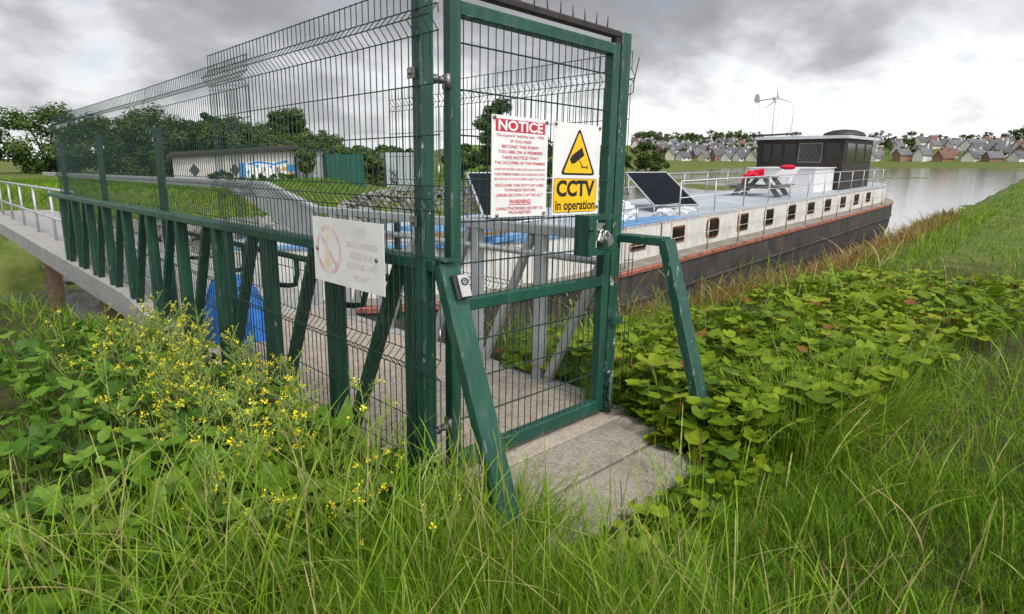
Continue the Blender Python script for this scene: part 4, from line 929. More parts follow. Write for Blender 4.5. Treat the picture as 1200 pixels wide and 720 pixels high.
# ------------------------------------------------------------------ trees and bushes
def quads(cent, nrm, size, aspect=1.0):
    n = len(cent); nrm = nrm / (np.linalg.norm(nrm, axis=1)[:, None] + 1e-9)
    ref = rng.normal(size=(n, 3)); u = np.cross(nrm, ref); u /= np.linalg.norm(u, axis=1)[:, None] + 1e-9; v_ = np.cross(nrm, u)
    s = size[:, None]
    vs = np.stack([cent - u * s * aspect, cent - v_ * s * 0.6, cent + u * s * aspect, cent + v_ * s * 0.6], 1).reshape(-1, 3)
    return vs, np.arange(n * 4).reshape(n, 4)
def crown(name, c, rad, n, leaf, mat, parent, clumps=30, lo=0.0):
    """leaves gathered in clumps through an uneven crown; rad = (rx, ry, rz)"""
    rad = np.array(rad); dirs = rng.normal(size=(clumps, 3)); dirs /= np.linalg.norm(dirs, axis=1)[:, None]; dirs[:, 2] = np.abs(dirs[:, 2]) * 1.3 - 0.45 if lo == 0 else dirs[:, 2]
    rr = rng.uniform(0.35, 1.0, clumps) ** 0.7; cc = dirs * rr[:, None] * rad * 0.86
    cr = rng.uniform(0.14, 0.36, clumps) * rad.min(); w = cr ** 2; w /= w.sum()
    k_ = rng.choice(clumps, n, p=w); dv = rng.normal(size=(n, 3)); dv /= np.linalg.norm(dv, axis=1)[:, None]
    rad_l = rng.uniform(0, 1, n) ** 0.45
    p = cc[k_] + dv * (cr[k_] * rad_l)[:, None] * np.array([1.15, 1.15, 0.85])
    tint = np.clip(rng.uniform(0, 1, clumps)[k_] * 0.6 + rng.uniform(0, 0.5, n), 0, 1)
    nrm = dv + np.array([0, 0, 0.7]) + rng.normal(0, 0.5, (n, 3))
    vs, fs = quads(p + np.array(c), nrm, leaf * rng.uniform(0.6, 1.3, n))
    return obj(name, np_mesh(name, vs - OFF[parent.name], fs, np.repeat(tint, 4)), mat, parent), cc + np.array(c)
def tree(name, label, x, y, h, w, n, leaf, mat='tree_leaf', group=None, clumps=30, trunk=0.25, cat='tree', depth=None):
    z = float(ground(x, y)); o = thing(name, label, cat, (x, y, z), group)
    cz = z + h * (0.5 + trunk * 0.5); rz = h * (0.5 - trunk * 0.5)
    cr, cc = crown('crown', (x, y, cz), (w / 2, (depth or w) / 2, rz), n, leaf, mat, o, clumps, -1.0 if trunk < 0.1 else 0.0)
    mb = MB(); mb.tube([(x, y, z - 0.3), (x + 0.05 * w, y, z + h * 0.3), (x - 0.02 * w, y + 0.03 * w, cz)], [0.035 * h, 0.025 * h, 0.008 * h], 8)
    for q in cc[:: max(1, clumps // 8)]: mb.tube([(x, y, z + h * (0.15 + 0.25 * random.random())), (0.6 * x + 0.4 * q[0], 0.6 * y + 0.4 * q[1], 0.5 * (z + h * 0.4) + 0.5 * q[2]), q], [0.014 * h, 0.009 * h, 0.003 * h], 6)
    obj('trunk', mb, 'bark', o); return o
def at(x, y, dep): return RT.T @ np.array([(x - 600) / 711, (360 - y) / 711, 1.0]) * dep + CAM
def far_tree(px_, top, dep, wpx, n, leaf, label, mat='tree_leaf', group=None, clumps=30, name='tree', cat='tree', trunk=0.2):
    p = at(px_, top, dep); zg = float(ground(p[0], p[1])); return tree(name, label, p[0], p[1], p[2] - zg, wpx * dep / 711, n, leaf, mat, group, clumps, trunk, cat)
TG = 'trees behind the graffiti hut'
for px_, top, dep, wpx, lab, n in ((244, 122, 54, 44, 'dark tree rising at the left end of the hut', 4600), (262, 134, 52, 70, 'low dark tree behind the left part of the graffiti wall', 4600), (296, 136, 56, 80, 'low dark tree behind the middle of the graffiti wall', 5200), (334, 114, 62, 56, 'tallest dark tree above the right end of the graffiti wall', 6500), (322, 150, 52, 84, 'bushy tree close behind the graffiti wall under the tallest one', 4600),
                            (374, 150, 56, 84, 'rounded tree behind the container\'s left end', 5200), (414, 164, 56, 76, 'low tree directly behind the green container', 4600), (448, 168, 66, 64, 'pale far tree right of the green container', 3600), (400, 170, 50, 60, 'low hedge like tree just behind the container and shed', 4000), (352, 158, 50, 70, 'low hedge like tree behind the hut\'s right end', 4000), (462, 176, 56, 60, 'low hedge like tree between the two containers', 3000), (482, 170, 74, 60, 'far tree above the grey container', 2600),
                            (215, 128, 56, 84, 'dark tree beyond the hut further left than the others', 4600), (172, 118, 58, 100, 'broad tree standing left of the hut', 4600), (112, 128, 58, 110, 'wide tree towards the far left of the field', 4200), (40, 120, 62, 130, 'outermost tree at the left of the field', 4200)):
    far_tree(px_, top, dep, wpx, int(n * 2.3), 0.165, lab, group=TG, clumps=60, trunk=-0.12)
TGG = 'trees on the field seen through the gate'
far_tree(583, 108, 45, 66, 12000, 0.14, 'bushy dark tree seen through the gate left of the NOTICE sign', group=TGG, clumps=46, trunk=0.08)
far_tree(633, 150, 60, 60, 7000, 0.15, 'lower dark tree behind the gate between the two signs', group=TGG, clumps=30, trunk=0.08)
far_tree(540, 165, 58, 50, 6000, 0.15, 'low bush by the gate\'s hinge stile out on the field', group=TGG, clumps=24, trunk=0.08)
far_tree(690, 166, 75, 60, 5000, 0.18, 'low tree showing beside the CCTV sign', group=TGG, clumps=24, trunk=0.08)
BG = 'shrubs in front of the hut'
far_tree(355, 168, 40, 30, 2600, 0.13, 'tall leafy shrub growing between the graffiti and the container', 'bush_leaf', BG, 26, 'shrub', 'shrub', 0.06)
far_tree(438, 176, 47, 34, 1800, 0.15, 'rounded shrub filling the gap right of the green container', 'bush_leaf', BG, 20, 'shrub', 'shrub', 0.05)
far_tree(312, 203, 38, 70, 1500, 0.13, 'low spreading shrub at the foot of the graffiti wall', 'bush_leaf', BG, 24, 'shrub', 'shrub', 0.03)
far_tree(258, 200, 40, 34, 1200, 0.13, 'small shrub at the left end of the hut', 'bush_leaf', BG, 18, 'shrub', 'shrub', 0.03)
far_tree(749, 170, 130, 60, 2000, 0.5, 'bushy green tree at the waterside right of the gate post', 'bush_leaf', None, 24, 'tree', 'tree', 0.05)
far_tree(765, 177, 150, 40, 1500, 0.5, 'small dark waterside tree in front of the houses', 'bush_leaf', None, 20, 'tree', 'tree', 0.05)

# ------------------------------------------------------------------ hut, containers
def wall_box(o, name, mat, p, q, h, th, zb):
    """box standing on the line p-q"""
    mb = MB(); p = np.array([p[0], p[1]]); q = np.array([q[0], q[1]]); u = (q - p) / np.linalg.norm(q - p); n_ = np.array([-u[1], u[0]])
    if n_ @ (CAM[:2] - p) > 0: n_ = -n_
    c = [p, q, q + n_ * th, p + n_ * th]
    vs = [(x[0], x[1], zb) for x in c] + [(x[0], x[1], zb + hh) for x, hh in zip(c, h)]
    mb.add(vs, [(3, 2, 1, 0), (4, 5, 6, 7)] + [(i, (i + 1) % 4, (i + 1) % 4 + 4, i + 4) for i in range(4)]); return obj(name, mb, mat, o)
hp, hq = at(205, 212, 39), at(347, 212, 42)
hz = -0.15
hut = thing('hut', 'low whitewashed hut with blue graffiti at the back of the field', 'hut', ((hp[0] + hq[0]) / 2, (hp[1] + hq[1]) / 2, hz))
h1 = at(262, 178, 40.2)[2] - hz; h2 = at(345, 176, 42)[2] - hz
wall_box(hut, 'wall', 'white_wall', hp, hq, (h1 - 0.4, h2, h2, h1 - 0.4), 4.0, hz)
u_ = (hq - hp)[:2] / np.linalg.norm((hq - hp)[:2]); nf = np.array([u_[1], -u_[0]]); nf = nf if nf @ (CAM[:2] - hp[:2]) > 0 else -nf
mb = MB(); a = hp[:2] + nf * 0.35 - u_ * 0.3; b_ = hq[:2] + nf * 0.35 + u_ * 0.3; th_ = -nf * 4.9
mb.add([(*a, hz + h1 - 0.4), (*b_, hz + h2), (*(b_ + th_), hz + h2 + 0.2), (*(a + th_), hz + h1 - 0.2), (*a, hz + h1 - 0.2), (*b_, hz + h2 + 0.2), (*(b_ + th_), hz + h2 + 0.4), (*(a + th_), hz + h1)], [(3, 2, 1, 0), (4, 5, 6, 7), (0, 1, 5, 4), (1, 2, 6, 5), (2, 3, 7, 6), (3, 0, 4, 7)])
obj('roof', mb, 'brown_steel', hut)
Lh = float(np.linalg.norm((hq - hp)[:2]))
def graf(mat, polys, lift):
    mb = MB()
    for pl in polys: mb.prism(pl, (hp[0] + nf[0] * lift, hp[1] + nf[1] * lift, hz), (u_[0], u_[1], 0), (0, 0, 1), 0.003)
    obj('graffiti', mb, mat, hut)
def blobp(cx, cy, rx, ry, n=12, j=0.2): return [(cx + rx * math.cos(2 * math.pi * i / n) * (1 + j * (random.random() - .5)), cy + ry * math.sin(2 * math.pi * i / n) * (1 + j * (random.random() - .5))) for i in range(n)]
g0 = Lh - 3.5
graf('pale_paint', [blobp(g0 + 0.9, 0.95, 0.62, 0.6, 12, 0.5), blobp(g0 + 1.9, 0.9, 0.65, 0.55, 12, 0.5), blobp(g0 + 2.7, 0.9, 0.5, 0.5, 12, 0.5)], 0.006)
graf('blue_paint', [[(g0, 0.35), (g0 + 0.3, 0.35), (g0 + 0.32, 1.35), (g0 - 0.02, 1.4)], [(g0 + 0.5, 1.36), (g0 + 1.3, 1.48), (g0 + 2.2, 1.32), (g0 + 3.0, 1.56), (g0 + 3.1, 1.42), (g0 + 2.2, 1.2), (g0 + 1.3, 1.36), (g0 + 0.6, 1.22)], [(g0 + 0.95, 1.22), (g0 + 1.25, 1.24), (g0 + 1.1, 1.0)], [(g0 + 1.85, 1.16), (g0 + 2.05, 1.2), (g0 + 1.95, 0.95)], blobp(g0 + 3.25, 1.02, 0.28, 0.3, 10, 0.5), [(g0 + 0.4, 0.8), (g0 + 0.62, 0.9), (g0 + 0.52, 0.45)]], 0.011)
graf('orange_paint', [blobp(g0 + 2.85, 0.98, 0.13, 0.17, 8, 0.4), blobp(g0 + 3.1, 0.62, 0.16, 0.12, 8, 0.4)], 0.016)
graf('red_paint', [blobp(g0 + 1.55, 0.95, 0.06, 0.18, 8, 0.3), blobp(g0 + 2.35, 0.92, 0.06, 0.18, 8, 0.3)], 0.019)
graf('teal_paint', [blobp(g0 + 2.55, 0.55, 0.2, 0.2, 9, 0.5), blobp(g0 + 3.3, 0.5, 0.15, 0.2, 9, 0.5)], 0.022)
mb = MB()
for k2 in range(2): mb.prism(blobp(1.2 + 2.4 * k2, 0.9, 0.3, 0.45, 4, 0.1), (hp[0] + nf[0] * 0.012, hp[1] + nf[1] * 0.012, hz), (u_[0], u_[1], 0), (0, 0, 1), 0.01)
obj('window', mb, 'house_glass', hut)
def corrugated(name, label, cat, pxa, pxb, yb, ytop, da, db, mat, th, group=None, step=0.18):
    a, b_ = at(pxa, yb, da), at(pxb, yb, db); zb = min(float(ground(a[0], a[1])), float(ground(b_[0], b_[1]))) - 0.05
    o = thing(name, label, cat, ((a[0] + b_[0]) / 2, (a[1] + b_[1]) / 2, zb), group); zt = at(pxa, ytop, da)[2]
    u = (b_ - a)[:2]; Ls = np.linalg.norm(u); u /= Ls; n_ = np.array([-u[1], u[0]]); n_ = n_ if n_ @ (CAM[:2] - a[:2]) > 0 else -n_
    mb = MB(); k = int(Ls / step) * 4; vs = []
    for i in range(k + 1):
        q = a[:2] + u * Ls * i / k + n_ * (0.03 if i % 4 < 2 else 0.0); vs += [(*q, zb), (*q, zt)]
    mb.add(vs, [(2 * i, 2 * i + 2, 2 * i + 3, 2 * i + 1) for i in range(k)]); obj('front', mb, mat, o)
    mb = MB(); c = [a[:2] - n_ * 0.02, b_[:2] - n_ * 0.02, b_[:2] - n_ * th, a[:2] - n_ * th]
    mb.add([(*x, zb) for x in c] + [(*x, zt) for x in c], [(i, (i + 1) % 4, (i + 1) % 4 + 4, i + 4) for i in range(4)] + [(4, 5, 6, 7)]); obj('body', mb, mat, o)
    return o, a, b_, u, n_, zb, zt
corrugated('container', 'dark green corrugated container standing beside the hut', 'container', 384, 427, 210, 181, 41, 42.4, 'teal_paint', 2.4, 'containers and sheds on the field')
o, a, b_, u, n_, zb, zt = corrugated('shed', 'pale corrugated shed with a pink patch left of the green container', 'shed', 356, 381, 213, 177, 41, 41.8, 'grey_clad', 2.4, 'containers and sheds on the field')
mb = MB(); mb.prism([(0, 0), (0.22, 0), (0.22, 0.5), (0, 0.5)], (*(a[:2] + u * 0.75 + n_ * 0.05), zb + 0.6), (u[0], u[1], 0), (0, 0, 1), 0.01); obj('patch', mb, 'pink_paint', o)
mb = MB(); rp = [a[:2] - u * 0.3 + n_ * 0.3, b_[:2] + u * 0.6 + n_ * 0.3, b_[:2] + u * 0.6 - n_ * 2.6, a[:2] - u * 0.3 - n_ * 2.6]; mb.add([(*x, zt + 0.005) for x in rp] + [(*x, zt + 0.12) for x in rp], [(3, 2, 1, 0), (4, 5, 6, 7)] + [(i, (i + 1) % 4, (i + 1) % 4 + 4, i + 4) for i in range(4)]); obj('roof', mb, 'brown_steel', o)
o, a, b_, u, n_, zb, zt = corrugated('container', 'grey container with scrawled tags right of the green one', 'container', 453, 492, 207, 179, 48, 49, 'grey_clad', 2.4, 'containers and sheds on the field')
mb = MB(); 
for k2 in range(4): mb.tube([(*(a[:2] + u * (0.35 + 0.16 * k2 + 0.1 * math.sin(2.2 * q + k2)) + n_ * 0.05), zb + 0.35 + 0.22 * q) for q in range(6)], 0.03, 5)
obj('graffiti', mb, 'ink', o)

# ------------------------------------------------------------------ rubble on the far shore
def stones(name, pts, size, mat, label, cat):
    base = np.array([(0, 0, 1), (0.9, 0, 0.2), (0.28, 0.85, 0.2), (-0.72, 0.53, 0.2), (-0.72, -0.53, 0.2), (0.28, -0.85, 0.2), (0.72, 0.5, -0.5), (-0.3, 0.8, -0.5), (-0.9, 0, -0.5), (-0.3, -0.8, -0.5), (0.72, -0.5, -0.5)])
    fs = np.array([(0, 1, 2), (0, 2, 3), (0, 3, 4), (0, 4, 5), (0, 5, 1), (1, 6, 2), (2, 7, 3), (3, 8, 4), (4, 9, 5), (5, 10, 1), (2, 6, 7), (3, 7, 8), (4, 8, 9), (5, 9, 10), (1, 10, 6)])
    n = len(pts); v = base[None] * (1 + rng.normal(0, 0.16, (n, 11, 1))) * size[:, None, None] * rng.uniform(0.6, 1.3, (n, 1, 3))
    a = rng.uniform(0, 6.28, n); c, s = np.cos(a)[:, None], np.sin(a)[:, None]
    v = np.stack([v[..., 0] * c - v[..., 1] * s, v[..., 0] * s + v[..., 1] * c, v[..., 2] * 0.7], -1) + pts[:, None]
    f = (fs[None] + (np.arange(n) * 11)[:, None, None]).reshape(-1, 3)
    o = obj(name, np_mesh(name, v.reshape(-1, 3), f), mat, kind='stuff'); setp(o, label, cat); return o
n = 5200; az = rng.uniform(0.55, 1.45, n); rs = np.interp(az, AZ, RS); rr = rs * (0.93 + 0.09 * rng.uniform(0, 1, n) ** 0.8); x = CAM[0] + rr * np.cos(az); y = rr * np.sin(az)
stones('rubble', np.stack([x, y, ground(x, y)], -1), rng.uniform(0.06, 0.22, n) ** 1.0 * np.where(rng.uniform(size=n) < 0.1, 1.8, 1), 'stone', 'grey stone rubble along the far shore of the creek', 'rubble')

# ------------------------------------------------------------------ hillside town across the estuary
HG = 'houses on the far hillside'; hs_rng = np.random.default_rng(21)
def house(p, yaw, w, dpt, hw, hr, wall, roof, label, chim=True, win=()):
    z = float(ground(p[0], p[1])) - 0.4; o = thing('house', label, 'house', (p[0], p[1], z), HG, rotz=yaw, local=True)
    mb = MB(); a, b_ = w / 2, dpt / 2
    vs = [(-a, -b_, 0), (a, -b_, 0), (a, b_, 0), (-a, b_, 0), (-a, -b_, hw), (a, -b_, hw), (a, b_, hw), (-a, b_, hw), (-a, 0, hw + hr), (a, 0, hw + hr)]
    mb.add(vs, [(0, 1, 5, 4), (2, 3, 7, 6), (1, 2, 6, 9, 5), (3, 0, 4, 8, 7)]); wl = obj('wall', mb, wall, o)
    mb = MB(); e = 0.5; q = -e * hr / b_
    vs = [(-a - e, -b_ - e, hw + q + .05), (a + e, -b_ - e, hw + q + .05), (a + e, 0, hw + hr + .05), (-a - e, 0, hw + hr + .05), (-a - e, b_ + e, hw + q + .05), (a + e, b_ + e, hw + q + .05)]
    vs += [(x_, y_, z_ + 0.25) for x_, y_, z_ in vs]
    mb.add(vs, [(6, 7, 8, 9), (9, 8, 11, 10), (0, 3, 2, 1), (3, 4, 5, 2), (0, 1, 7, 6), (4, 10, 11, 5), (0, 6, 9, 3), (3, 9, 10, 4), (1, 2, 8, 7), (2, 5, 11, 8)]); rf = obj('roof', mb, roof, o)
    if chim: mb = MB(); mb.box(a - 1.2, a - 0.3, -0.5, 0.5, hw + hr * 0.6, hw + hr + 1.1); obj('chimney', mb, wall, rf)
    for x_, y_, z_ in win:
        mb = MB(); xx = a + 0.02 if x_ is None else x_ * a; yy = -b_ - 0.02 if y_ is None else y_ * b_
        mb.box(xx - (0.03 if x_ is None else 0.65), xx + (0.03 if x_ is None else 0.65), yy - (0.03 if y_ is None else 0.65), yy + (0.03 if y_ is None else 0.65), z_, z_ + 1.2); obj('window', mb, 'house_glass', wl)
rows = [412, 428, 444, 460, 476, 492, 508, 525, 545]
def on_hill(px_, r_):
    q = at(px_, 186, 1.0) - CAM; q = q[:2] / np.linalg.norm(q[:2]); return np.array([CAM[0] + q[0] * r_, q[1] * r_])
WHERE = ['by the waterside', 'just above the waterside', 'in the third row up', 'below the middle', 'half way up', 'above the middle', 'in the upper rows', 'near the top', 'along the skyline']
for ri_, dep in enumerate(rows):
    px_ = 746 + 7 * (ri_ % 2)
    while px_ < 1210:
        p = on_hill(px_, dep); yaw = math.atan2(p[1], p[0]) - math.pi / 2 + hs_rng.choice([0.75, 0.95, 1.15, 0.85]) + hs_rng.normal(0, 0.10)
        red = hs_rng.uniform() < 0.10; cream = hs_rng.uniform() < 0.4; brick = hs_rng.uniform() < 0.4
        lab = '%s house with %s roof %s on the far hillside' % (('brick' if brick else 'cream') if cream else 'white', 'reddish' if red else 'grey', WHERE[ri_])
        if not (px_ < 775 and ri_ < 3) and hs_rng.uniform() < 0.80:
            house(p, yaw, hs_rng.uniform(6.5, 9.5), hs_rng.uniform(5.0, 6.2), hs_rng.choice([2.3, 2.5, 3.9]), hs_rng.uniform(2.8, 3.6), ('house_brick' if brick else 'house_cream') if cream else 'house_white', 'roof_red' if red else hs_rng.choice(['roof_grey', 'roof_slate']), lab, True, ((None, -0.4, 0.9), (None, 0.4, 0.9), (-0.5, None, 0.9), (0.5, None, 0.9)) if ri_ < 2 and px_ < 900 else ())
        px_ += hs_rng.uniform(11, 16) if px_ < 900 else hs_rng.uniform(24, 34)
TR = 'trees among the far houses'
for i in range(150):
    ri_ = int(hs_rng.choice([0, 1, 2, 3, 4, 5, 6, 6, 6])); dep = (rows[0::2] + [535, 560])[ri_]; px_ = hs_rng.uniform(742, 890) if i < 115 else hs_rng.uniform(890, 1210); sz = hs_rng.uniform(7, 13) if ri_ < 5 else hs_rng.uniform(12, 24)
    p = on_hill(px_, dep + 8)
    tree('tree', ['dark tree by the waterside houses', 'dark tree in the second row of houses', 'dark tree half way up the far hillside', 'dark tree above the middle of the far town', 'dark tree near the top of the far town', 'dark tree between the skyline houses', 'dark tree on the skyline over the far roofs'][ri_], p[0], p[1], sz * 0.66, sz, 260, 0.8, 'tree_leaf', TR, 14, 0.1)

# ------------------------------------------------------------------ vegetation near the gate
Y2 = lambda p: p
def blades(x, y, z, h, w, az, lean_, droop, prof, tint, seg):
    """grass blades: prof = width factor at each of seg+1 stations"""
    n = len(x); t_ = np.linspace(0, 1, seg + 1); prof = np.asarray(prof)
    dirx, diry = np.cos(az), np.sin(az)
    hor = (lean_[:, None] * t_ ** 1.4 + droop[:, None] * t_ ** 3) * h[:, None]
    ver = (t_[None] - 0.5 * (lean_[:, None] * 0.5 + droop[:, None]) * t_ ** 2.6 * 0.8) * h[:, None]
    cx_ = x[:, None] + dirx[:, None] * hor; cy_ = y[:, None] + diry[:, None] * hor; cz_ = z[:, None] + ver
    fa = az + rng.uniform(-1.2, 1.2, n) + math.pi / 2
    wx = np.cos(fa)[:, None] * (w[:, None] * prof / 2); wy = np.sin(fa)[:, None] * (w[:, None] * prof / 2)
    v = np.stack([np.stack([cx_ - wx, cy_ - wy, cz_], -1), np.stack([cx_ + wx, cy_ + wy, cz_], -1)], 2).reshape(-1, 3)
    b0 = (np.arange(n) * (seg + 1) * 2)[:, None]; k = np.arange(seg)[None] * 2
    f = np.stack([b0 + k, b0 + k + 1, b0 + k + 3, b0 + k + 2], -1).reshape(-1, 4)
    return v, f, np.repeat(tint, (seg + 1) * 2)
def merge(lst):
    V, F, T_ = [], [], []; o = 0
    for v, f, t_ in lst: V.append(v); F.append(f + o); T_.append(t_); o += len(v)
    return np.concatenate(V), np.concatenate(F), np.concatenate(T_)
def scatter(n, r0, r1, p=1.0, a0=-8, a1=98):
    """points round the photographer's feet, denser close by"""
    u = rng.uniform(0, 1, n); r_ = (r0 ** (p) + u * (r1 ** p - r0 ** p)) ** (1 / p); a = np.radians(rng.uniform(a0, a1, n))
    return CAM[0] + r_ * np.cos(a), r_ * np.sin(a), r_
def on_walk(x, y, m_=0.0):
    rim = np.where(y > 2.08, 1.66, np.where(y > 1.745, 1.54, 1.30)) - 0.10 * vnoise(x * 6, y * 6, 41)
    return ((x > 0.02 + m_) & (x < rim - m_) & (y > 1.36 + m_ + 0.12 * (vnoise(x * 5, y * 5, 2) - 0.5))) | ((x > -0.06) & (x < 1.8) & (y > 3.4))
def off_bank(x, y, ext=0.35): return y > bank_edge(x) + ext
TAPER = [0.75, 1.0, 0.92, 0.68, 0.05]
G = []
def grass_set(n, r0, r1, p, cond, hfun, wmul=1.0, tlo=0.0, thi=0.85, leanm=0.45, droopm=0.35, a0=-8, a1=98):
    x, y, r_ = scatter(n, r0, r1, p, a0, a1); k = ~on_walk(x, y) & ~off_bank(x, y) & cond(x, y, r_); x, y, r_ = x[k], y[k], r_[k]; m_ = len(x)
    h = hfun(x, y, r_) * rng.uniform(0.5, 1.3, m_) * (0.65 + 0.7 * vnoise(x * 6.5, y * 6.5, 51))
    w = (0.0012 + 0.00085 * r_) * rng.uniform(0.4, 1.3, m_) * np.where(rng.uniform(size=m_) < 0.06, 2.0, 1.0) * wmul
    patch = vnoise(x * 1.5, y * 1.5, 11)
    tint = np.clip(rng.uniform(tlo, thi, m_) * 0.75 + patch * 0.25 + np.where(rng.uniform(size=m_) < 0.06, 0.35, 0), 0, 1)
    az = 12.0 * vnoise(x * 3.5, y * 3.5, 52) + rng.normal(0, 1.7, m_)
    G.append(blades(x, y, ground(x, y) - 0.02, h, w, az, np.abs(rng.normal(0, leanm, m_)), np.abs(rng.normal(0, droopm, m_)), TAPER, tint, 4))
left = lambda x, y, r_: x < 0.05
lawn = lambda x, y, r_: (y < 1.45) & (y - x < 1.45) & (x < 2.0)
right = lambda x, y, r_: (x > 1.5)
def h_left(x, y, r_): return (0.17 + 0.24 * sst(2.3, 1.3, y - 0.55 * x) + 0.08 * vnoise(x * 2, y * 2, 6)) * (1 - 0.40 * sst(-0.5, 0.1, x)) * (1 - 0.45 * sst(1.0, 1.35, y) * sst(-0.5, 0.0, x))
def h_lawn(x, y, r_): return (0.085 - 0.03 * sst(1.05, 1.3, y)) + 0.10 * vnoise(x * 2.2, y * 2.2, 8) * sst(1.3, 0.2, x) + 0.20 * sst(0.35, -0.5, x) * sst(1.4, 0.9, y)
grass_set(52000, 0.75, 3.4, 1.0, lambda x, y, r_: (x < 0.12) & (y < 2.7), h_left, 1.0, 0.05, 0.85, 0.20, 0.22)
grass_set(76000, 0.75, 4.4, 1.15, lambda x, y, r_: lawn(x, y, r_) & (x > -0.5), h_lawn, 0.95, 0.05, 0.8, 0.26, 0.24)
grass_set(30000, 2.6, 9.5, 1.2, lambda x, y, r_: (x < 0.05), lambda x, y, r_: 0.17 + 0 * x, 1.2, 0.0, 0.75)
grass_set(17000, 2.4, 9.0, 1.3, lambda x, y, r_: right(x, y, r_) & (vnoise(x * 0.9, y * 0.9, 13) > 0.30), lambda x, y, r_: 0.27 + 0.15 * vnoise(x, y, 4), 1.0, 0.2, 0.9, 0.4, 0.35)
grass_set(44000, 3.6, 30.0, 1.0, lambda x, y, r_: right(x, y, r_) & (y > bank_edge(x) - 1.3), lambda x, y, r_: 0.17 + 0.12 * vnoise(x, y, 4) + 0.10 * sst(4, 7, x), 1.0, 0.25, 0.85)
grass_set(26000, 2.5, 30.0, 1.0, lambda x, y, r_: (x > 1.9) & (y < np.minimum(1.3, bank_edge(x) - 0.8)), lambda x, y, r_: 0.20 + 0 * x, 1.1, 0.15, 0.85)
grass_set(22000, 2.0, 6.5, 1.2, lambda x, y, r_: (x > 1.7) & (y < 1.3), lambda x, y, r_: 0.17 + 0 * x, 1.1, 0.1, 0.85)
grass_set(80000, 1.2, 3.8, 1.3, lambda x, y, r_: (x > 0.05) & (y < 1.36) & (x < 3.0), lambda x, y, r_: 0.10 - 0.035 * sst(1.0, 1.3, y) + 0.05 * vnoise(x * 3, y * 3, 4), 1.0, 0.1, 0.75, 0.28, 0.24)
grass_set(90000, 5.0, 70.0, 0.8, lambda x, y, r_: (x > 4) & (y < bank_edge(x) - 0.5), lambda x, y, r_: 0.16 + 0 * x, 1.2, 0.1, 0.85)
grass_set(24000, 0.9, 9.0, 1.0, lambda x, y, r_: x > -2, lambda x, y, r_: 0.20 + 0 * x, 1.2, 0.1, 0.8, 0.4, 0.3, -70, -5)
# bright tall tuft at the right edge of the leaf bed
def tuft(n, cx_, cy_, rad, h, tlo, thi):
    a = rng.uniform(0, 6.28, n); q = rad * np.sqrt(rng.uniform(0, 1, n)); x = cx_ + q * np.cos(a); y = cy_ + q * np.sin(a)
    G.append(blades(x, y, ground(x, y) - 0.02, h * rng.uniform(0.6, 1.2, n), rng.uniform(0.003, 0.0065, n), a + rng.normal(0, 0.5, n), np.abs(rng.normal(0.22, 0.18, n)), np.abs(rng.normal(0.3, 0.25, n)), TAPER, np.clip(rng.uniform(tlo, thi, n), 0, 1), 4))
tuft(420, 0.02, 1.62, 0.16, 0.34, 0.25, 0.85); tuft(260, 0.0, 1.95, 0.10, 0.30, 0.25, 0.85); tuft(260, 1.62, 2.32, 0.12, 0.22, 0.2, 0.8); tuft(900, 1.95, 1.18, 0.36, 0.46, 0.35, 0.85); tuft(700, 2.55, 1.0, 0.35, 0.5, 0.35, 0.85)
tuft(260, 1.80, 2.25, 0.25, 0.36, 0.3, 0.9); tuft(160, 0.18, 1.50, 0.12, 0.26, 0.3, 0.8); tuft(160, 1.5, 1.35, 0.16, 0.22, 0.2, 0.7); tuft(220, 1.0, 1.28, 0.25, 0.2, 0.2, 0.7)
v, f, t_ = merge(G)
setp(obj('grass', np_mesh('grass', v, f, t_), 'grass_leaf', kind='stuff'), 'long bright green grass blades round the slabs and along the fence', 'grass')
# flowering stems with seed heads
S = []
SEED = [0.9, 0.8, 0.75, 0.7, 0.7, 0.65, 1.6, 3.0, 1.5, 3.2, 1.5, 2.8, 1.2, 2.0, 0.3]
def seeds(n, cond, r0, r1, p, h0, h1, tlo, thi, w0=0.0016):
    x, y, r_ = scatter(n, r0, r1, p); k = ~on_walk(x, y, 0.02) & ~off_bank(x, y) & cond(x, y, r_); x, y, r_ = x[k], y[k], r_[k]; m_ = len(x)
    S.append(blades(x, y, ground(x, y) - 0.02, rng.uniform(h0, h1, m_), (w0 + 0.0004 * r_) * rng.uniform(0.8, 1.3, m_), rng.uniform(0, 6.28, m_), np.abs(rng.normal(0.16, 0.2, m_)), np.abs(rng.normal(0.14, 0.2, m_)), SEED, np.clip(rng.uniform(tlo, thi, m_), 0, 1), 14))
seeds(5200, lambda x, y, r_: (x < 0.15) & (y < 2.6), 0.8, 3.4, 1.0, 0.34, 0.66, 0.45, 0.97, 0.0012)
seeds(900, lambda x, y, r_: lawn(x, y, r_), 1.0, 4.0, 1.0, 0.28, 0.5, 0.6, 1.0)
seeds(700, right, 2.5, 9.0, 1.2, 0.4, 0.75, 0.6, 1.0)
seeds(1600, lambda x, y, r_: (x > 1.8) & (y > bank_edge(x) - 1.0), 4.0, 22.0, 1.0, 0.45, 0.75, 0.7, 1.0, 0.0024)
v, f, t_ = merge(S)
setp(obj('seed_grass', np_mesh('seed_grass', v, f, t_), 'grass_leaf', kind='stuff'), 'thin pale grass stems carrying seed heads above the green grass', 'grass')
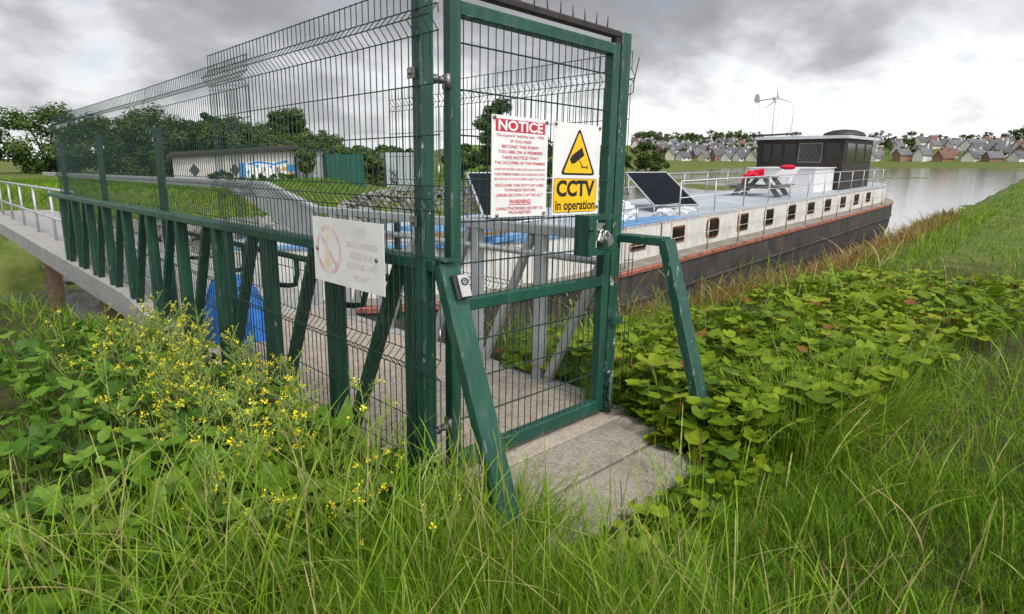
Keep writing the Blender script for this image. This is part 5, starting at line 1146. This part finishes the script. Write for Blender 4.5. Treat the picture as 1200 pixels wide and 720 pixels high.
# rusty dry grass along the river edge
G = []
x, y, r_ = scatter(90000, 4.5, 26, 0.9, -5, 60); k = (x > 3.6) & (y > bank_edge(x) - 0.08 - 0.48 * sst(4.5, 7.5, x) * rng.uniform(0, 1, len(x))) & (y < bank_edge(x) + 0.6) & (vnoise(x * 0.8, y * 0.8, 15) > 0.30 - 0.3 * sst(5, 7, x)); x, y, r_ = x[k], y[k], r_[k]; m_ = len(x)
v, f, t_ = blades(x, y, ground(x, y) - 0.02, rng.uniform(0.20, 0.48, m_), (0.003 + 0.001 * r_) * rng.uniform(0.6, 1.3, m_), rng.uniform(0, 6.28, m_), np.abs(rng.normal(0, 0.5, m_)), np.abs(rng.normal(0, 0.4, m_)), TAPER, rng.uniform(0, 1, m_), 4)
setp(obj('dry_grass', np_mesh('dry_grass', v, f, t_), 'dry_grass', kind='stuff'), 'rust brown dry grass along the river edge below the barge', 'grass')
# rough grass out on the field
az_ = rng.uniform(0.6, 1.75, 34000); rs = np.interp(az_, AZ, RS); rr = rs * rng.uniform(1.0, 2.1, 34000); x = CAM[0] + rr * np.cos(az_); y = rr * np.sin(az_); m_ = len(x)
v, f, t_ = blades(x, y, ground(x, y) - 0.03, rng.uniform(0.10, 0.38, m_), rng.uniform(0.02, 0.055, m_), rng.uniform(0, 6.28, m_), np.abs(rng.normal(0, 0.5, m_)), np.abs(rng.normal(0, 0.3, m_)), TAPER, np.clip(rng.uniform(0.0, 0.75, m_) * 0.6 + 0.4 * vnoise(x * 0.3, y * 0.3, 2), 0, 1), 4)
setp(obj('field_grass', np_mesh('field_grass', v, f, t_), 'grass_leaf', kind='stuff'), 'rough yellow green grass on the field in front of the hut', 'grass')

# broad leaves: round notched blades on stalks
def leaf_bed(x, y, h, size, tint, shape, tilt=0.35, name='leaf_bed', mat='broad_leaf', label='', cat='ground cover', facing=None):
    n = len(x); nu = 12; a = np.linspace(0, 2 * math.pi, nu, endpoint=False)
    if shape == 'round': prof = np.array([1.0, 1.02, 1.0, 0.98, 0.97, 0.86, 0.32, 0.86, 0.97, 0.98, 1.0, 1.02])
    else: prof = np.array([1.55, 1.15, 0.78, 0.62, 0.62, 0.66, 0.50, 0.66, 0.62, 0.62, 0.78, 1.15])
    rad = prof[None] * (1 + rng.normal(0, 0.075, (n, nu))) * size[:, None]
    az = rng.uniform(0, 6.28, n); ca_, sa_ = np.cos(az), np.sin(az)
    lx = np.concatenate([np.zeros((n, 1)), rad * 0.5 * np.cos(a), rad * np.cos(a)], 1); ly = np.concatenate([np.zeros((n, 1)), rad * 0.5 * np.sin(a), rad * np.sin(a)], 1)
    cup = rng.uniform(-0.1, 0.55, n)[:, None]; q = np.hypot(lx, ly)
    lz = cup * q ** 2 / size[:, None] + 0.10 * size[:, None] * np.sin(3 * np.arctan2(ly, lx) + az[:, None]) * (q / size[:, None]) ** 2 - 0.5 * cup * q
    tl = np.abs(rng.normal(0, tilt, n)) + 0.05; ct, st_ = np.cos(tl)[:, None], np.sin(tl)[:, None]
    X = lx * ct + lz * st_; Z = -lx * st_ + lz * ct
    gx_ = X * ca_[:, None] - ly * sa_[:, None] + x[:, None]; gy_ = X * sa_[:, None] + ly * ca_[:, None] + y[:, None]; zg = ground(x, y); gz_ = Z + (zg + h)[:, None]
    V = np.stack([gx_, gy_, gz_], -1); k = 1 + 2 * nu
    F4 = [(1 + i, 1 + nu + i, 1 + nu + (i + 1) % nu, 1 + (i + 1) % nu) for i in range(nu)]; F3 = [(0, 1 + i, 1 + (i + 1) % nu, 1 + (i + 1) % nu) for i in range(nu)]
    F3q = [(0, 1 + 2 * i, 2 + 2 * i, 1 + (2 * i + 2) % nu) for i in range(nu // 2)]
    F = np.array(F4 + F3q); F = (F[None] + (np.arange(n) * k)[:, None, None]).reshape(-1, 4)
    T_ = np.repeat(tint, k)
    sv, sf, stt = blades(x + rng.normal(0, 0.02, n), y + rng.normal(0, 0.02, n), zg - 0.02, h + 0.02, np.full(n, 0.006), az, np.full(n, 0.02), np.full(n, 0.0), [1, 1, 0.9], np.clip(tint * 0.8 + 0.1, 0, 1), 2)
    v, f, t_ = merge([(V.reshape(-1, 3), F, T_), (sv, sf, stt)])
    setp(obj(name, np_mesh(name, v, f, t_, True), mat, kind='stuff'), label, cat)
x, y, r_ = scatter(10500, 1.9, 10.5, 1.3, -10, 62)
k = (x > 1.35 + 0.35 * sst(1.8, 1.3, y)) & (y < bank_edge(x) - 0.10 - 0.45 * rng.uniform(0, 1, len(x))) & (y > 0.95 - 0.10 * (x - 1.6)) & ~on_walk(x, y); k &= (vnoise(x * 1.6, y * 1.6, 31) > 0.30) | (x < 2.6)
k &= ~((np.hypot(x - 1.575, y - 1.7) < 0.13) & (y > 1.6))
x, y, r_ = x[k], y[k], r_[k]; m_ = len(x)
hh = 0.10 + 0.20 * rng.uniform(0, 1, m_) ** 0.8 + 0.10 * vnoise(x * 1.3, y * 1.3, 32); hh = np.where(x < 1.75, hh * 0.75, hh) * (1 - 0.45 * sst(2.4, 3.4, y))
leaf_bed(x, y, hh, 0.026 + 0.068 * rng.uniform(0, 1, m_) ** 1.5, np.clip(0.34 * vnoise(x * 1.7, y * 1.7, 33) + rng.uniform(0.12, 0.66, m_) + np.where(rng.uniform(size=m_) < 0.06, 0.4, 0), 0, 1), 'round', 0.38, 'leaf_bed', 'broad_leaf', 'bed of round bright green leaves right of the gate')
xa = rng.uniform(1.22, 1.95, 420); ya = rng.uniform(1.2, 2.25, 420); k = ~on_walk(xa, ya, 0.03) & (np.hypot(xa - 1.575, ya - 1.62) > 0.10); xa, ya = xa[k], ya[k]; m_ = len(xa)
leaf_bed(xa, ya, rng.uniform(0.06, 0.24, m_) * np.where(xa < 1.5, 0.7, 1), rng.uniform(0.035, 0.075, m_), rng.uniform(0.15, 0.85, m_), 'round', 0.4, 'leaf_fringe', 'broad_leaf', 'round leaves hanging over the right edge of the concrete slabs')
qa = rng.uniform(0, 6.28, 150); qr = rng.uniform(0.10, 0.42, 150); xa = 1.62 + qr * np.cos(qa); ya = 1.55 + qr * np.sin(qa); k = ~on_walk(xa, ya, -0.02) & (np.hypot(xa - 1.575, ya - 1.55) > 0.115); xa, ya = xa[k], ya[k]; m_ = len(xa)
leaf_bed(xa, ya, rng.uniform(0.14, 0.33, m_), rng.uniform(0.035, 0.075, m_), rng.uniform(0.15, 0.85, m_), 'round', 0.4, 'leaf_clump', 'broad_leaf', 'taller round leaves standing around the foot of the bent green stay')
# leaves under the mustard on the left and by the slab
x, y, r_ = scatter(2900, 1.5, 6.5, 1.1, 40, 100); k = (x < -0.06) & (y > 1.55 - 0.6 * (x + 0.6) * 0 + 0.0); x, y, r_ = x[k], y[k], r_[k]; m_ = len(x)
leaf_bed(x, y, 0.05 + 0.20 * rng.uniform(0, 1, m_) * sst(1.3, 2.6, y), rng.uniform(0.026, 0.07, m_), np.clip(rng.uniform(0, 0.9, m_), 0, 1), 'long', 0.6, 'dock_leaves', 'dock_leaf', 'broad dark dock leaves tangled under the yellow flowers')
xa = -rng.uniform(0.12, 0.95, 90); ya = rng.uniform(2.05, 3.6, 90)
leaf_bed(xa, ya, rng.uniform(0.10, 0.26, 90), rng.uniform(0.055, 0.092, 90), rng.uniform(0.45, 1.0, 90), 'long', 0.5, 'large_dock_leaves', 'dock_leaf', 'large pale green dock leaves standing above the tangle by the fence')
xa = np.concatenate([rng.uniform(0.0, 1.5, 150), rng.uniform(-0.4, 0.3, 60), rng.uniform(-0.16, 0.0, 110)]); ya = np.concatenate([rng.uniform(1.05, 1.40, 150), rng.uniform(0.9, 1.6, 60), rng.uniform(1.5, 3.2, 110)]); k = ~on_walk(xa, ya, -0.01); xa, ya = xa[k], ya[k]; m_ = len(xa)
leaf_bed(xa, ya, rng.uniform(0.03, 0.14, m_), rng.uniform(0.02, 0.05, m_), rng.uniform(0.1, 0.8, m_), 'round', 0.5, 'low_weeds', 'broad_leaf', 'small round leaved weeds creeping over the front edge of the slabs')

# ------------------------------------------------------------------ mustard plants
def mustard(seed, h):
    q = np.random.default_rng(seed); stem = MB(); tips = []; lf = []
    top = np.array([q.normal(0, 0.10), q.normal(0, 0.10), h]); main = [np.array([0, 0, -0.03]), top * 0.35 + q.normal(0, 0.012, 3), top * 0.7 + q.normal(0, 0.02, 3), top]
    stem.tube(main, [0.0068, 0.0058, 0.0044, 0.0024], 5, False); tips.append((main[-1], main[-1] - main[-2]))
    for i in range(int(q.integers(8, 13))):
        s_ = q.uniform(0.25, 0.92); b0 = top * s_ + np.array([0, 0, 0]); a = q.uniform(0, 6.28); ln = h * q.uniform(0.22, 0.46) * (1.15 - s_ * 0.6)
        dv = np.array([math.cos(a) * 0.75, math.sin(a) * 0.75, q.uniform(0.45, 1.0)]); dv /= np.linalg.norm(dv)
        mid = b0 + dv * ln * 0.5 + q.normal(0, 0.012, 3); e = b0 + dv * ln + np.array([0, 0, 0.03]); stem.tube([b0, mid, e], [0.0040, 0.0032, 0.0022], 4, False); tips.append((e, e - mid))
        if q.uniform() < 0.75: e2 = mid + (dv + np.array([-dv[1], dv[0], 0.2]) * q.choice([-0.9, 0.9])) * ln * 0.40; stem.tube([mid, e2], [0.0030, 0.0019], 4, False); tips.append((e2, e2 - mid))
        for _ in range(3): lf.append(b0 + dv * ln * q.uniform(0.0, 0.9) + q.normal(0, 0.008, 3))
    fl = []; fn = []
    for p, dr in tips:
        dr = dr / (np.linalg.norm(dr) + 1e-9)
        for _ in range(int(q.integers(4, 17)) if q.uniform() < 0.52 else 0):
            fl.append(p + q.normal(0, 0.010, 3) + dr * q.uniform(-0.02, 0.012)); fn.append(dr + q.normal(0, 0.55, 3))
        for k2 in range(int(q.integers(3, 7))):                       # slim pods up the stalk
            b0 = p - dr * (0.03 + 0.018 * k2); e = b0 + np.array([q.normal(0, 0.7), q.normal(0, 0.7), 0.8]) * 0.024; stem.tube([b0, e], [0.0021, 0.0016], 3, False)
    return stem, np.array(fl), np.array(fn), np.array(lf)
MG = 'yellow mustard plants growing along the left fence'
protos = []
for i, (sd_, h) in enumerate(((1, 0.92), (2, 0.80), (3, 0.70), (4, 0.60), (5, 0.86), (6, 0.74), (7, 0.52))):
    stem, fl, fn, lf = mustard(sd_, h)
    o = thing('mustard_plant', 'yellow flowered mustard on thin branching stems', 'mustard plant', (0, 0, 0), MG, local=True)
    me = stem.mesh('stem', (0, 0, 0)); obj('stem', me, 'stalk', o)
    v, f = quads(fl, fn, rng.uniform(0.0075, 0.013, len(fl)), 0.85); obj('blossoms', np_mesh('blossoms', v, f), 'petal', o)
    v, f = quads(lf, rng.normal(size=lf.shape), rng.uniform(0.012, 0.032, len(lf)), 1.0); obj('leaves', np_mesh('leaves', v, f, np.repeat(rng.uniform(0, 1, len(lf)), 4)), 'mustard_leaf', o)
    protos.append(o)
spots = []
mr = np.random.default_rng(5)
for i in range(80):
    y = 2.0 + 4.0 * mr.uniform() ** 0.8; x = -mr.uniform(0.08, 1.0) * (0.45 + 0.55 * mr.uniform()); spots.append((x, y))
spots = [(x, y) for x, y in spots if y > 2.7 or x < -0.28]
spots += [(-mr.uniform(0.3, 0.95), mr.uniform(2.2, 3.6)) for _ in range(16)]
spots += [(-0.40, 1.62), (-0.55, 1.95), (-0.72, 2.15), (-0.16, 2.3)]
def mlabel(x, y):
    return ('mustard plant in flower right against the mesh fence' if x > -0.3 else 'mustard plant in flower in the open tangle left of the fence') if y > 2.1 else 'sparse mustard plant flowering by the foot of the corner post'
for i, (x, y) in enumerate(spots):
    o = protos[i % 7]; z = float(ground(x, y)); fsc = mr.uniform(0.75, 1.05) * (0.70 if y < 2.1 else (0.66 if y < 3.0 else 0.60))
    if i < 7: o.location = (x, y, z); o.scale = (fsc,) * 3; o.rotation_euler = (0, 0, mr.uniform(0, 6.28))
    else: o = dup(o, (x, y, z), mr.uniform(0, 6.28), None, fsc)
    o['label'] = mlabel(x, y)

# ------------------------------------------------------------------ settle the leaning structures
bpy.context.view_layer.update()
for o in NEAR:
    o.matrix_world = LEAN @ o.matrix_world
